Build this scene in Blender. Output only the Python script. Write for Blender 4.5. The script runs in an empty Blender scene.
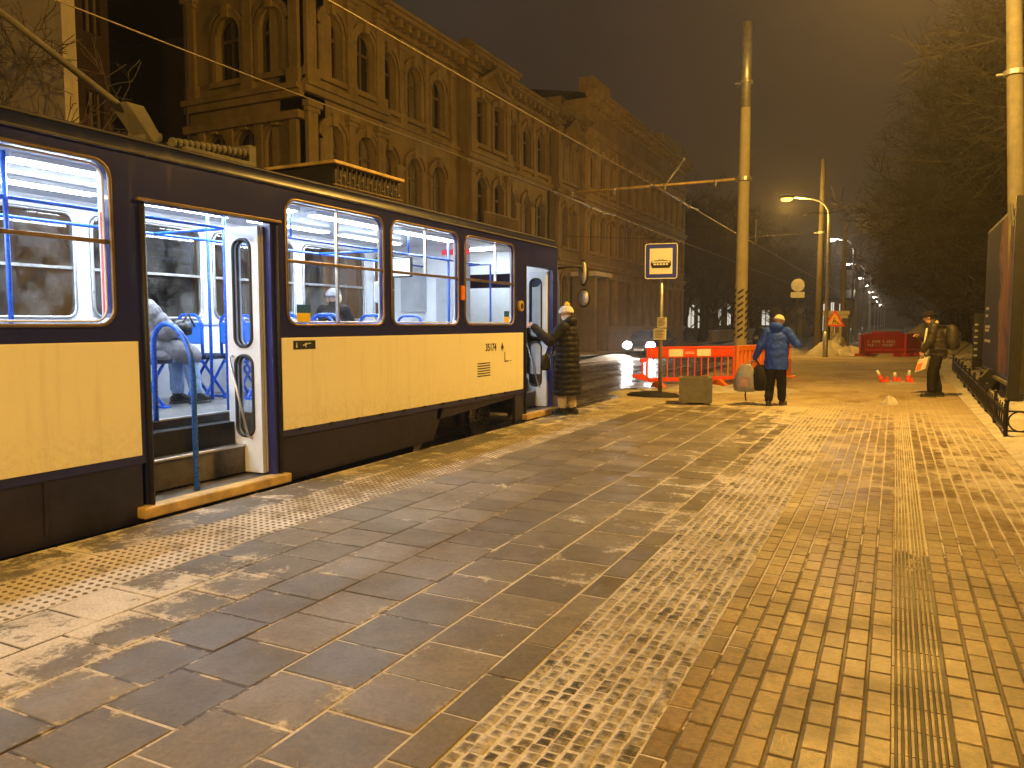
import bpy, math, random
from mathutils import Vector, Matrix
R=math.radians; PI=math.pi; sin=math.sin; cos=math.cos
random.seed(7)
S=bpy.context.scene; COL=S.collection
# ------------------------------------------------------------------ materials
def nmat(name):
    m=bpy.data.materials.new(name); m.use_nodes=True; nt=m.node_tree
    for n in list(nt.nodes): nt.nodes.remove(n)
    out=nt.nodes.new('ShaderNodeOutputMaterial'); return m,nt,out
def nd(nt,t,**k):
    n=nt.nodes.new(t)
    for a,b in k.items(): setattr(n,a,b)
    return n
def noise(nt,vec,scale,detail=4,rough=.55,dist=0):
    n=nd(nt,'ShaderNodeTexNoise'); n.inputs['Scale'].default_value=scale; n.inputs['Detail'].default_value=detail
    n.inputs['Roughness'].default_value=rough; n.inputs['Distortion'].default_value=dist
    if vec is not None: nt.links.new(vec,n.inputs['Vector'])
    return n.outputs['Fac']
def ramp(nt,fac,stops):
    r=nd(nt,'ShaderNodeValToRGB'); e=r.color_ramp.elements
    while len(e)<len(stops): e.new(.5)
    for i,(p,c) in enumerate(stops):
        e[i].position=p; e[i].color=(*c,1) if not isinstance(c,float) else (c,c,c,1)
    nt.links.new(fac,r.inputs['Fac']); return r.outputs['Color']
def mix(nt,fac,a,b,bt='MIX'):
    m=nd(nt,'ShaderNodeMix',data_type='RGBA',blend_type=bt)
    for s,v in ((0,fac),(6,a),(7,b)):
        if isinstance(v,(int,float)): m.inputs[s].default_value=v
        elif isinstance(v,tuple): m.inputs[s].default_value=(*v[:3],1)
        else: nt.links.new(v,m.inputs[s])
    return m.outputs[2]
def mth(nt,op,a,b=None,c=None,clamp=False):
    m=nd(nt,'ShaderNodeMath',operation=op,use_clamp=clamp)
    for i,v in enumerate((a,b,c)):
        if v is None: continue
        if isinstance(v,(int,float)): m.inputs[i].default_value=v
        else: nt.links.new(v,m.inputs[i])
    return m.outputs[0]
def mrange(nt,v,a,b,c=0.,d=1.,smooth=True):
    m=nd(nt,'ShaderNodeMapRange',interpolation_type='SMOOTHSTEP' if smooth else 'LINEAR')
    nt.links.new(v,m.inputs[0]); 
    for i,x in enumerate((a,b,c,d)): m.inputs[i+1].default_value=x
    return m.outputs[0]
def bsdf(nt,out,col,rough=.6,metal=0,bump=None,bstr=.3,bdist=.01,spec=.5,coat=0):
    b=nd(nt,'ShaderNodeBsdfPrincipled')
    for k,v in (('Base Color',col),('Roughness',rough),('Metallic',metal),('Specular IOR Level',spec),('Coat Weight',coat)):
        if isinstance(v,tuple): b.inputs[k].default_value=(*v,1)
        elif isinstance(v,(int,float)): b.inputs[k].default_value=v
        else: nt.links.new(v,b.inputs[k])
    if bump is not None:
        bn=nd(nt,'ShaderNodeBump'); bn.inputs['Strength'].default_value=bstr; bn.inputs['Distance'].default_value=bdist
        nt.links.new(bump,bn.inputs['Height']); nt.links.new(bn.outputs[0],b.inputs['Normal'])
    nt.links.new(b.outputs[0],out.inputs['Surface']); return b
def simple(name,col,rough=.6,metal=0,var=.25,scale=6,bump=.15,spec=.5,coat=0,bd=.004,rv=.08):
    m,nt,out=nmat(name); tc=nd(nt,'ShaderNodeTexCoord').outputs['Object']
    n=noise(nt,tc,scale,5,.6); n2=noise(nt,tc,scale*9,3)
    lo=tuple(c*(1-var) for c in col); hi=tuple(min(1,c*(1+var)) for c in col)
    c=ramp(nt,n,[(.3,lo),(.7,hi)])
    r=mrange(nt,n2,.3,.7,max(.03,rough-(rv if not coat else .015)),min(1,rough+(rv if not coat else .015)))
    bsdf(nt,out,c,r,metal,n2 if bump else None,bump,bd,spec,coat); return m
def emis(name,col,strength):
    m,nt,out=nmat(name); e=nd(nt,'ShaderNodeEmission'); e.inputs[0].default_value=(*col,1); e.inputs[1].default_value=strength
    nt.links.new(e.outputs[0],out.inputs['Surface']); return m
def glassmat(name,tint=(.92,.95,.97),refl=.1,dirt=.06):
    m,nt,out=nmat(name); t=nd(nt,'ShaderNodeBsdfTransparent'); t.inputs[0].default_value=(*tint,1)
    g=nd(nt,'ShaderNodeBsdfGlossy'); g.inputs['Roughness'].default_value=.03; g.inputs[0].default_value=(.9,.9,.9,1)
    d=nd(nt,'ShaderNodeBsdfDiffuse'); d.inputs[0].default_value=(.5,.48,.45,1)
    tc=nd(nt,'ShaderNodeTexCoord').outputs['Object']
    fr=nd(nt,'ShaderNodeFresnel'); fr.inputs[0].default_value=1.45
    m1=nd(nt,'ShaderNodeMixShader'); nt.links.new(mth(nt,'MULTIPLY',fr.outputs[0],1.0),m1.inputs[0])
    nt.links.new(t.outputs[0],m1.inputs[1]); nt.links.new(g.outputs[0],m1.inputs[2])
    m2=nd(nt,'ShaderNodeMixShader'); nt.links.new(mrange(nt,noise(nt,tc,3,5,.7),.35,.8,0,dirt*2),m2.inputs[0])
    nt.links.new(m1.outputs[0],m2.inputs[1]); nt.links.new(d.outputs[0],m2.inputs[2])
    nt.links.new(m2.outputs[0],out.inputs['Surface']); return m
def panelpaint(name,col,grime,amt,rough=.34):
    m,nt,out=nmat(name); P,x,y,rnd,g=posxyz(nt)
    z=nd(nt,'ShaderNodeSeparateXYZ'); nt.links.new(P,z.inputs[0])
    mp=nd(nt,'ShaderNodeMapping'); mp.inputs['Scale'].default_value=(1,5.5,.5); nt.links.new(P,mp.inputs[0])
    st=noise(nt,mp.outputs[0],1.6,6,.7); sp_=noise(nt,P,26,5,.75); low=mrange(nt,z.outputs[2],.95,.5,0,1)
    f=mth(nt,'ADD',mth(nt,'MULTIPLY',mrange(nt,st,.5,.78,0,1),.55),mth(nt,'MULTIPLY',low,mrange(nt,sp_,.35,.7,0,.7)))
    f=mth(nt,'MULTIPLY',f,amt,clamp=True)
    w=nd(nt,'ShaderNodeMapping'); w.inputs['Scale'].default_value=(1,1.1,1.6); nt.links.new(P,w.inputs[0])
    bsdf(nt,out,mix(nt,f,col,grime),mth(nt,'MULTIPLY_ADD',f,.5,rough),0,noise(nt,w.outputs[0],1.5,2,.4),.35,.02,.5,.3); return m
# ------------------------------------------------------------------ snow masks for the ground (world position driven)
def posxyz(nt):
    g=nd(nt,'ShaderNodeNewGeometry'); s=nd(nt,'ShaderNodeSeparateXYZ'); nt.links.new(g.outputs['Position'],s.inputs[0])
    return g.outputs['Position'],s.outputs[0],s.outputs[1],g.outputs['Random Per Island'],g
def paving_mat(name,cols,kind,rough=.62):
    m,nt,out=nmat(name); P,x,y,rnd,g=posxyz(nt)
    base=ramp(nt,rnd,cols)
    big=noise(nt,P,.55,4,.6); mid=noise(nt,P,3.1,6,.68,.4); fine=noise(nt,P,38,5,.7); grain=noise(nt,P,170,2,.6)
    base=mix(nt,mrange(nt,fine,.3,.7,.0,.55),base,(.035,.028,.02),'MIX') if kind=='joint' else mix(nt,.6,base,ramp(nt,fine,[(.25,(.45,.45,.45)),(.75,(1.25,1.2,1.15))]),'MULTIPLY')
    base=mix(nt,mrange(nt,big,.3,.7,0,.35),base,mix(nt,.5,base,(.3,.27,.2),'MULTIPLY'))
    # far trampled snow grows with distance
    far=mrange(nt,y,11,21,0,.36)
    stk=nd(nt,'ShaderNodeMapping'); stk.inputs['Scale'].default_value=(3.2,.8,1); nt.links.new(P,stk.inputs[0])
    streak=noise(nt,stk.outputs[0],1.6,6,.7,.5)
    if kind=='brick':
        base=mix(nt,.85,base,ramp(nt,noise(nt,P,24,7,.8,.3),[(.3,(.35,.33,.3)),(.52,(.95,.95,.95)),(.72,(1.35,1.3,1.2))]),'MULTIPLY')
        base=mix(nt,mrange(nt,noise(nt,P,2.2,5,.7),.42,.68,0,.55),base,(.11,.085,.05))
    if kind=='slab':
        base=mix(nt,.6,base,ramp(nt,noise(nt,P,5,7,.75,.6),[(.32,(.55,.53,.5)),(.66,(1.25,1.22,1.15))]),'MULTIPLY')
        near=mth(nt,'MULTIPLY',mrange(nt,x,-2.7,-3.9,0,1),mrange(nt,y,5.0,2.2,0,1))
        lev=mth(nt,'ADD',mth(nt,'MULTIPLY',near,.20),mth(nt,'MULTIPLY',mrange(nt,x,-2.6,-1.5,0,.09),mrange(nt,y,3.4,7,0,1)))
        lev=mth(nt,'ADD',lev,far); thr=.66
    elif kind=='cobble':
        lev=mth(nt,'ADD',mth(nt,'ADD',mrange(nt,y,2.5,7,.06,.10),mrange(nt,noise(nt,P,2.1,4,.6),.35,.65,-.04,.05)),mth(nt,'MULTIPLY',far,.5)); thr=.66
        mid=mth(nt,'ADD',mth(nt,'MULTIPLY',mid,.35),mth(nt,'MULTIPLY',noise(nt,P,27,6,.8,.4),.65))
    elif kind=='tactile':
        lev=mth(nt,'ADD',mrange(nt,y,6.5,1.5,0.10,.24),mth(nt,'MULTIPLY',far,.8)); thr=.66
    elif kind=='stud':
        lev=mth(nt,'ADD',mrange(nt,y,6.5,1.5,-.04,.02),mth(nt,'MULTIPLY',far,.8)); thr=.66
    elif kind=='edge':
        lev=mth(nt,'ADD',mrange(nt,y,7,2,.08,.14),far); thr=.66
    elif kind=='brick':
        lev=mth(nt,'ADD',mrange(nt,y,4.0,9,-.10,.08),mth(nt,'MULTIPLY',far,.8))
        lev=mth(nt,'ADD',lev,mth(nt,'MULTIPLY',mrange(nt,x,.2,.9,0,.07),1.)); thr=.66
    elif kind=='joint':
        a=mth(nt,'ADD',mrange(nt,y,3.0,6.0,0,.30),mth(nt,'MULTIPLY',mth(nt,'MULTIPLY',mrange(nt,x,-3.0,-1.9,0,1),mrange(nt,x,-1.2,-.9,1,0)),.17))
        nearb=mth(nt,'MULTIPLY',mrange(nt,x,-.75,-.35,0,1),mrange(nt,y,7.5,4.5,0,-.5))
        gate=mrange(nt,noise(nt,P,2.6,3,.6),.42,.58,-.16,.05)
        midslab=mth(nt,'MULTIPLY',mrange(nt,x,-2.0,-2.9,0,1),mth(nt,'MULTIPLY',mrange(nt,y,2.6,4.0,0,1),mrange(nt,y,14,7,0,-.42)))
        cob=mth(nt,'MULTIPLY',mth(nt,'GREATER_THAN',x,-1.40),mth(nt,'LESS_THAN',x,-.77))
        lev=mth(nt,'ADD',mth(nt,'ADD',a,nearb),mth(nt,'ADD',midslab,mth(nt,'MULTIPLY',cob,.16))); lev=mth(nt,'ADD',mth(nt,'ADD',lev,gate),mth(nt,'ADD',far,.16)); thr=.66
    soft=.045 if kind in('slab','joint','edge') else (.13 if kind=='cobble' else .06)
    sm=mth(nt,'ADD',mth(nt,'MULTIPLY',mid,.50),mth(nt,'MULTIPLY',noise(nt,P,21,6,.75,.8),.32))
    sm=mth(nt,'ADD',sm,mth(nt,'MULTIPLY',streak,.26))
    sm=mth(nt,'ADD',sm,lev)
    if kind in('slab','cobble','brick','edge'):
        at=nd(nt,'ShaderNodeAttribute',attribute_name='inner'); wgt={'slab':.055,'cobble':.085,'brick':.05,'edge':.05}[kind]
        sm=mth(nt,'ADD',sm,mth(nt,'MULTIPLY_ADD',at.outputs['Fac'],-wgt,wgt*.7)); sm=mth(nt,'ADD',sm,mth(nt,'MULTIPLY_ADD',rnd,.06,-.03))
    snow=mrange(nt,sm,thr-soft,thr+soft,0,{'brick':.6,'cobble':.86}.get(kind,.93))
    dirty=mix(nt,.75,ramp(nt,noise(nt,P,1.3,5,.65),[(.3,(.50,.45,.36)),(.7,(.78,.74,.68))]),ramp(nt,noise(nt,P,60,5,.75),[(.3,(.55,.52,.46)),(.62,(1.12,1.1,1.08))]),'MULTIPLY')
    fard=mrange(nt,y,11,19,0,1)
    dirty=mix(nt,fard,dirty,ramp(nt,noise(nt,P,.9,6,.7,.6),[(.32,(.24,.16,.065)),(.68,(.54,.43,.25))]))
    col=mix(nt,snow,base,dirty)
    h=mth(nt,'ADD',mth(nt,'MULTIPLY',fine,.6),mth(nt,'MULTIPLY',snow,.9)); h=mth(nt,'ADD',h,mth(nt,'MULTIPLY',grain,.25))
    wet=mrange(nt,noise(nt,P,1.1,4,.6),.35,.68,rough-.14,rough+.14)
    r=mix(nt,snow,wet,(.85,.85,.85))
    bsdf(nt,out,col,r,0,h,.75,.005,.45); return m
def far_ground(name,lo,hi,rough=.8,scale=.35,bd=.03):
    m,nt,out=nmat(name); P,x,y,rnd,g=posxyz(nt)
    n=noise(nt,P,scale,7,.65,.5); f=noise(nt,P,scale*22,5,.7)
    s=mth(nt,'ADD',mth(nt,'MULTIPLY',n,.65),mth(nt,'MULTIPLY',f,.35))
    c=ramp(nt,s,[(.36,lo),(.6,hi)])
    bsdf(nt,out,c,rough,0,mth(nt,'ADD',f,n),.6,bd,.4); return m
def road_mat():
    m,nt,out=nmat('wet sett road with slush'); P,x,y,rnd,g=posxyz(nt)
    br=nd(nt,'ShaderNodeTexBrick'); br.inputs['Scale'].default_value=1; br.inputs['Brick Width'].default_value=.2; br.inputs['Row Height'].default_value=.12
    br.inputs['Mortar Size'].default_value=.012; br.inputs['Mortar Smooth'].default_value=.4
    for k,c in (('Color1',(.07,.06,.05)),('Color2',(.04,.035,.03)),('Mortar',(.02,.018,.015))): br.inputs[k].default_value=(*c,1)
    nt.links.new(P,br.inputs['Vector'])
    st=nd(nt,'ShaderNodeMapping'); st.inputs['Scale'].default_value=(1.3,.12,1); nt.links.new(P,st.inputs[0])
    n=mth(nt,'ADD',mth(nt,'MULTIPLY',noise(nt,st.outputs[0],1.2,6,.7,.3),.6),mth(nt,'MULTIPLY',noise(nt,P,3.5,5,.7),.4))
    snow=mrange(nt,n,.47,.62,0,.85)
    c=mix(nt,snow,br.outputs['Color'],(.34,.31,.27))
    r=mix(nt,snow,(.22,.22,.22),(.75,.75,.75))
    bsdf(nt,out,c,r,0,mth(nt,'ADD',mth(nt,'MULTIPLY',br.outputs['Fac'],-1.),mth(nt,'MULTIPLY',n,2.)),.7,.012,.5); return m
def plaster(name,lo,hi,scale=.5,streak=True,bump=.4):
    m,nt,out=nmat(name); P,x,y,rnd,g=posxyz(nt)
    n=noise(nt,P,scale,7,.7,.3); f=noise(nt,P,9,5,.7)
    mp=nd(nt,'ShaderNodeMapping'); mp.inputs['Scale'].default_value=(1.8,1.8,.15); nt.links.new(P,mp.inputs[0])
    s=noise(nt,mp.outputs[0],1.5,5,.7)
    v=mth(nt,'ADD',mth(nt,'MULTIPLY',n,.55),mth(nt,'ADD',mth(nt,'MULTIPLY',s,.3),mth(nt,'MULTIPLY',f,.15)))
    c=ramp(nt,v,[(.35,lo),(.64,hi)]); bsdf(nt,out,c,.9,0,f,bump,.02,.2); return m
def brickwall():
    m,nt,out=nmat('dark brick wall'); tc=nd(nt,'ShaderNodeTexCoord').outputs['Object']
    mp=nd(nt,'ShaderNodeMapping'); mp.inputs['Rotation'].default_value=(R(90),0,0); nt.links.new(tc,mp.inputs[0])
    br=nd(nt,'ShaderNodeTexBrick'); br.inputs['Scale'].default_value=1; br.inputs['Brick Width'].default_value=.26; br.inputs['Row Height'].default_value=.08
    br.inputs['Mortar Size'].default_value=.008
    for k,c in (('Color1',(.05,.028,.018)),('Color2',(.06,.035,.02)),('Mortar',(.09,.075,.055))): br.inputs[k].default_value=(*c,1)
    nt.links.new(mp.outputs[0],br.inputs['Vector'])
    c=mix(nt,.7,br.outputs['Color'],ramp(nt,noise(nt,tc,.5,6,.7),[(.3,(.4,.4,.4)),(.7,(1.3,1.2,1.1))]),'MULTIPLY')
    bsdf(nt,out,c,.9,0,br.outputs['Fac'],.5,.01,.2); return m
def puff(name,col,rough=.5,scale=5.5,spec=.5):
    # quilted fabric: fine cloth grain and soft wrinkles
    m,nt,out=nmat(name); tc=nd(nt,'ShaderNodeTexCoord').outputs['Object']
    n=noise(nt,tc,14,4,.6,.8); w=noise(nt,tc,4,4,.6,.5)
    c=ramp(nt,n,[(.3,tuple(v*.75 for v in col)),(.7,tuple(min(1,v*1.2) for v in col))])
    bsdf(nt,out,c,rough,0,mth(nt,'ADD',n,w),.6,.015,spec); return m
def poster_mat():
    m,nt,out=nmat('faded advertising print'); tc=nd(nt,'ShaderNodeTexCoord').outputs['Object']
    s=nd(nt,'ShaderNodeSeparateXYZ'); nt.links.new(tc,s.inputs[0])
    n=noise(nt,tc,1.1,5,.6,1.2)
    v=mth(nt,'ADD',mth(nt,'MULTIPLY',s.outputs[1],-.16),mth(nt,'MULTIPLY',n,.55))
    c=ramp(nt,v,[(0.0,(.015,.014,.03)),(.28,(.02,.015,.025)),(.36,(.24,.11,.05)),(.5,(.16,.07,.035)),(.62,(.035,.028,.045)),(.8,(.05,.028,.018))])
    bsdf(nt,out,c,.7,0,None,spec=.15); return m
M=dict(
 slab=paving_mat('grey concrete slabs',[(0,(.15,.128,.085)),(.5,(.19,.163,.11)),(1,(.245,.21,.14))],'slab',.52),
 edge=paving_mat('edge slabs',[(0,(.15,.14,.12)),(1,(.24,.22,.18))],'edge'),
 tactile=paving_mat('tactile slabs',[(0,(.24,.20,.13)),(1,(.32,.27,.18))],'tactile'),
 stud=paving_mat('worn tactile studs',[(0,(.17,.135,.08)),(1,(.22,.18,.11))],'stud'),
 cobble=paving_mat('granite setts',[(0,(.04,.034,.026)),(.4,(.13,.105,.075)),(1,(.26,.21,.15))],'cobble'),
 brick=paving_mat('concrete block pavers',[(0,(.22,.152,.075)),(.6,(.28,.19,.095)),(1,(.38,.27,.13))],'brick',.42),
 joint=paving_mat('sandy joints',[(0,(.075,.062,.045)),(1,(.075,.062,.045))],'joint'),
 farpave=far_ground('trampled snow and sand',(.22,.15,.07),(.50,.40,.26)),
 ground=far_ground('snowy ground',(.10,.09,.075),(.40,.37,.33),.85,.25),
 snow=far_ground('dirty snow',(.36,.31,.24),(.66,.62,.54),.8,2.2,.06),
 road=road_mat(),
 rail=simple('rail steel',(.35,.33,.3),.3,1),
 kerb=simple('kerb granite',(.22,.2,.17),.7,0,.4,3),
 navy=panelpaint('navy tram paint',(.007,.009,.045),(.03,.025,.022),.5,.3),
 navyhi=panelpaint('blue tram paint',(.012,.016,.14),(.05,.04,.04),.4,.3),
 cream=panelpaint('cream tram paint',(.93,.88,.70),(.38,.30,.18),.34),
 skirt=simple('grimy skirt paint',(.016,.013,.040),.42,0,.5,3,.1),
 roofm=simple('tram roof',(.10,.09,.08),.6,0,.4,3),
 black=simple('black rubber',(.012,.012,.012),.6,0,.3,10),
 blackm=simple('black metal',(.016,.015,.014),.45,.3,.4,10),
 gasket=simple('window rim',(.25,.18,.10),.38,.7,.3,4),
 alu=simple('aluminium',(.6,.58,.55),.35,.9,.2,5),
 white=simple('white enamel',(.78,.80,.82),.4,0,.06,3,.03),
 doorw=simple('pale door paint',(.66,.70,.75),.35,0,.1,3,.03),
 greyi=simple('grey interior panel',(.42,.44,.46),.5,0,.15,3),
 floorv=simple('tram floor vinyl',(.14,.135,.13),.45,0,.4,4),
 stepm=simple('step covering',(.10,.085,.065),.6,0,.5,6),
 stepedge=simple('worn step edge',(.55,.38,.14),.5,.2,.4,5),
 blue=simple('blue tube paint',(.015,.11,.62),.3,0,.1,5,.02),
 seatb=simple('blue seat shell',(.02,.17,.72),.42,0,.1,5,.03),
 cushion=simple('dark cushion',(.02,.025,.05),.8,0,.4,30),
 orangeL=simple('amber lens',(.85,.22,.02),.25,0,.1,8,.02),
 yellow=simple('yellow print',(.85,.6,.02),.5,0,.1,8,0),
 ublue=simple('blue print',(.01,.10,.45),.5,0,.1,8,0),
 glass=glassmat('tram glass',dirt=.035), glassfar=glassmat('far tram glass with pale glow film',dirt=.13),  # far panes: pale diffuse film stands in for interior glow and reflections
 wall=plaster('ochre render',(.15,.11,.042),(.32,.24,.10)),
 trim=plaster('ochre mouldings',(.13,.095,.036),(.32,.235,.095),.8),
 wall2=plaster('grey ochre render',(.24,.165,.075),(.44,.32,.15)),
 trim2=plaster('grey ochre mouldings',(.28,.195,.085),(.52,.38,.18),.8),
 plaster=plaster('pale plaster',(.52,.44,.30),(.80,.70,.52)),
 brickw=brickwall(),
 darkwin=simple('dark window glass',(.015,.012,.01),.12,0,.3,1,.05,spec=.6),
 blind=simple('window with pale curtain',(.20,.165,.10),.4,0,.3,1.2,.02),
 wframe=simple('painted window frame',(.12,.085,.045),.5,0,.2,6),
 litwin=emis('lit window',(1,.72,.42),.75), litcold=emis('cold lit window',(1,.9,.75),.8),
 roofd=simple('dark roof sheet',(.03,.027,.025),.6,0,.3,2),
 concrete=plaster('spun concrete pole',(.30,.26,.18),(.46,.41,.30),2,True,.2),
 polem=plaster('dimmed concrete pole',(.06,.05,.035),(.11,.095,.065),2,True,.2),  # pole concrete darkened in colour so it stays dim beside the lamp
 block=plaster('weathered concrete block',(.12,.11,.085),(.24,.22,.16),4),
 galv=simple('galvanised steel',(.42,.42,.42),.45,.7,.25,8),
 wire=simple('wire metal',(.30,.25,.17),.5,.5,.2,8), darkwire=simple('dark wire',(.05,.045,.04),.6,.4,.2,8),
 signblue=simple('sign blue',(.012,.025,.45),.4,0,.08,6,0), signwhite=simple('sign white',(.8,.8,.78),.45,0,.05,6,0),
 redp=simple('red plastic',(.78,.075,.02),.4,0,.15,4,.05), orgp=simple('orange plastic',(.92,.20,.02),.42,0,.15,4,.05),
 maroon=simple('dark red plastic',(.42,.012,.012),.45,0,.2,4,.05),
 paper=simple('printed paper',(.62,.57,.48),.7,0,.12,22,.05),
 signred=simple('sign red',(.75,.03,.02),.45,0,.05,6,0), signyel=simple('sign yellow',(.85,.45,.03),.5,0,.05,6,0),
 bark=simple('bare bark',(.022,.016,.010),.9,0,.5,12,.5), barklit=simple('bark in lit tone',(.13,.10,.06),.9,0,.5,12,.5),  # one bark in two tones: darkened for unlit park trees, lighter where lit
 skin=simple('skin',(.62,.36,.24),.5,0,.08,12,.05),
 blackcoat=puff('black quilted fabric',(.008,.0075,.0075),.62,spec=.3), greycoat=puff('grey quilted fabric',(.19,.185,.20),.5),
 bluecoat=puff('blue anorak fabric',(.004,.052,.46),.65), darkcloth=puff('dark cloth',(.014,.013,.013),.8,spec=.2), jeans=puff('light denim',(.26,.38,.58),.8),
 greenish=puff('dark jacket fabric',(.035,.028,.018),.6), creamcloth=puff('cream wool',(.62,.52,.36),.9), whitewool=puff('white wool',(.75,.70,.62),.95),
 brownhair=puff('brown hair',(.05,.028,.015),.6), leather=simple('black leather',(.012,.012,.012),.3,0,.3,12,.2),
 plasticbag=puff('pale plastic bag',(.24,.23,.25),.35), pinkprint=simple('faded print on bag',(.35,.20,.22),.5,0,.3,9,.05),
 gum=simple('boot sole',(.05,.05,.05),.7), carp=simple('car paint',(.012,.012,.014),.25,.3,.2,3,.02,coat=.6),
 carglass=simple('car glass',(.01,.01,.012),.08,0,.2,3,.0), headl=emis('headlamp',(1,.94,.9),260),
 tube=emis('fluorescent tube',(.80,.91,1.),70), sodium=emis('sodium lamp lens',(1,.40,.05),9), coldlamp=emis('white lamp lens',(1,.9,.72),120),
 redled=emis('red display',(1,.08,.12),.9), screen=emis('lit screen',(.75,.9,1.),2.0),
 poster=poster_mat(), lamph=simple('lamp housing',(.14,.13,.12),.5,.5,.2,6), kiosk=plaster('pale kiosk paint',(.66,.56,.36),(.84,.74,.52),2),
)
# ------------------------------------------------------------------ mesh helpers
def tag(o,label=None,cat=None,group=None,kind=None):
    if label:o['label']=label
    if cat:o['category']=cat
    if group:o['group']=group
    if kind:o['kind']=kind
    return o
def empty(name,loc,rz=0,label=None,cat=None,group=None):
    o=bpy.data.objects.new(name,None); o.location=loc; o.rotation_euler=(0,0,rz); COL.objects.link(o); o.empty_display_size=.2
    return tag(o,label,cat,group)
def frame(d):
    d=Vector(d).normalized(); a=Vector((0,0,1)) if abs(d.z)<.95 else Vector((0,1,0))
    u=d.cross(a).normalized(); return u,d.cross(u).normalized()
class MB:
    def __init__(s): s.v=[]; s.f=[]
    def add(s,vs,fs):
        b=len(s.v); s.v+= [tuple(v) for v in vs]; s.f+=[tuple(i+b for i in f) for f in fs]; return s
    def box(s,x0,x1,y0,y1,z0,z1):
        s.add([(x,y,z) for z in(z0,z1) for y in(y0,y1) for x in(x0,x1)],[(0,2,3,1),(4,5,7,6),(0,1,5,4),(2,6,7,3),(0,4,6,2),(1,3,7,5)]); return s
    def quad(s,*p): return s.add(p,[tuple(range(len(p)))])
    def tube(s,pts,r,n=8,caps=True):
        pts=[Vector(p) for p in pts]; N=len(pts)
        rs=r if isinstance(r,(list,tuple)) else [r]*N
        vs=[];fs=[]; prev=None
        for i,p in enumerate(pts):
            d=(pts[min(i+1,N-1)]-pts[max(i-1,0)])
            if prev is None: u,w=frame(d)
            else:
                dn=d.normalized(); u=(prev-dn*prev.dot(dn))
                u=u.normalized() if u.length>1e-6 else frame(d)[0]
                w=dn.cross(u).normalized()
            prev=u
            for k in range(n):
                a=2*PI*k/n; vs.append(p+(u*cos(a)+w*sin(a))*rs[i])
        for i in range(N-1):
            for k in range(n):
                k2=(k+1)%n; fs.append((i*n+k,i*n+k2,(i+1)*n+k2,(i+1)*n+k))
        if caps: fs.append(tuple(range(n-1,-1,-1))); fs.append(tuple((N-1)*n+k for k in range(n)))
        return s.add(vs,fs)
    def ell(s,c,r,n=14,m=9,rot=None):
        c=Vector(c); r=r if isinstance(r,(tuple,list)) else (r,r,r); vs=[];fs=[]
        for i in range(m+1):
            t=PI*i/m
            for k in range(n):
                a=2*PI*k/n; v=Vector((r[0]*sin(t)*cos(a),r[1]*sin(t)*sin(a),r[2]*cos(t)))
                if rot: v=rot@v
                vs.append(c+v)
        for i in range(m):
            for k in range(n):
                k2=(k+1)%n; fs.append((i*n+k,(i+1)*n+k,(i+1)*n+k2,i*n+k2))
        return s.add(vs,fs)
    def cap(s,p,q,r1,r2=None,n=12):
        r2=r1 if r2 is None else r2; p=Vector(p);q=Vector(q)
        d=(q-p)
        if d.length<1e-5: return s.ell(p,r1)
        d.normalize(); pts=[];rs=[]
        for a in (-90,-60,-30): pts.append(p+d*r1*sin(R(a))); rs.append(max(.0005,r1*cos(R(a))))
        pts.append(p);rs.append(r1);pts.append(q);rs.append(r2)
        for a in (30,60,90): pts.append(q+d*r2*sin(R(a))); rs.append(max(.0005,r2*cos(R(a))))
        return s.tube(pts,rs,n)
    def loft(s,rings,n=24,caps=True):
        # rings: (centre, rx, ry, exponent) horizontal ellipses; optional yaw
        vs=[];fs=[]
        for rg in rings:
            c,rx,ry=rg[:3]; yaw=rg[3] if len(rg)>3 else 0
            for k in range(n):
                a=2*PI*k/n; x=rx*cos(a); y=ry*sin(a)
                vs.append((c[0]+x*cos(yaw)-y*sin(yaw),c[1]+x*sin(yaw)+y*cos(yaw),c[2]))
        N=len(rings)
        for i in range(N-1):
            for k in range(n):
                k2=(k+1)%n; fs.append((i*n+k,i*n+k2,(i+1)*n+k2,(i+1)*n+k))
        if caps: fs.append(tuple(range(n-1,-1,-1))); fs.append(tuple((N-1)*n+k for k in range(n)))
        return s.add(vs,fs)
    def lathe(s,c,prof,n=20):
        return s.loft([((c[0],c[1],c[2]+z),r,r) for r,z in prof],n)
    def prism(s,pts,d):
        d=Vector(d); n=len(pts); a=[Vector(p) for p in pts]; b=[p+d for p in a]
        return s.add(a+b,[tuple(range(n-1,-1,-1)),tuple(range(n,2*n))]+[(i,(i+1)%n,n+(i+1)%n,n+i) for i in range(n)])
    def build(s,name,mat,parent=None,smooth=False,bevel=0,remesh=0,local=False,ms=2,subsurf=0,seg=2):
        me=bpy.data.meshes.new(name); vs=s.v
        if parent is not None and not local:
            q=ROOT(parent); mi=Matrix.LocRotScale(q.location,q.rotation_euler,None).inverted()
            vs=[tuple(mi@Vector(v)) for v in vs]
        me.from_pydata(vs,[],s.f); me.update(); me.materials.append(M[mat] if isinstance(mat,str) else mat)
        o=bpy.data.objects.new(name,me); COL.objects.link(o)
        if parent is not None: o.parent=parent
        if remesh:
            r=o.modifiers.new('r','REMESH'); r.mode='VOXEL'; r.voxel_size=remesh; r.use_smooth_shade=True
            if ms:
                q=o.modifiers.new('s','SMOOTH'); q.factor=.5; q.iterations=ms
            smooth=True
        if bevel:
            b=o.modifiers.new('b','BEVEL'); b.width=bevel; b.segments=seg; b.limit_method='ANGLE'; b.angle_limit=R(40)
        if subsurf:
            q=o.modifiers.new('ss','SUBSURF'); q.levels=subsurf; q.render_levels=subsurf
        if smooth: me.polygons.foreach_set('use_smooth',[True]*len(me.polygons))
        return o
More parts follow.
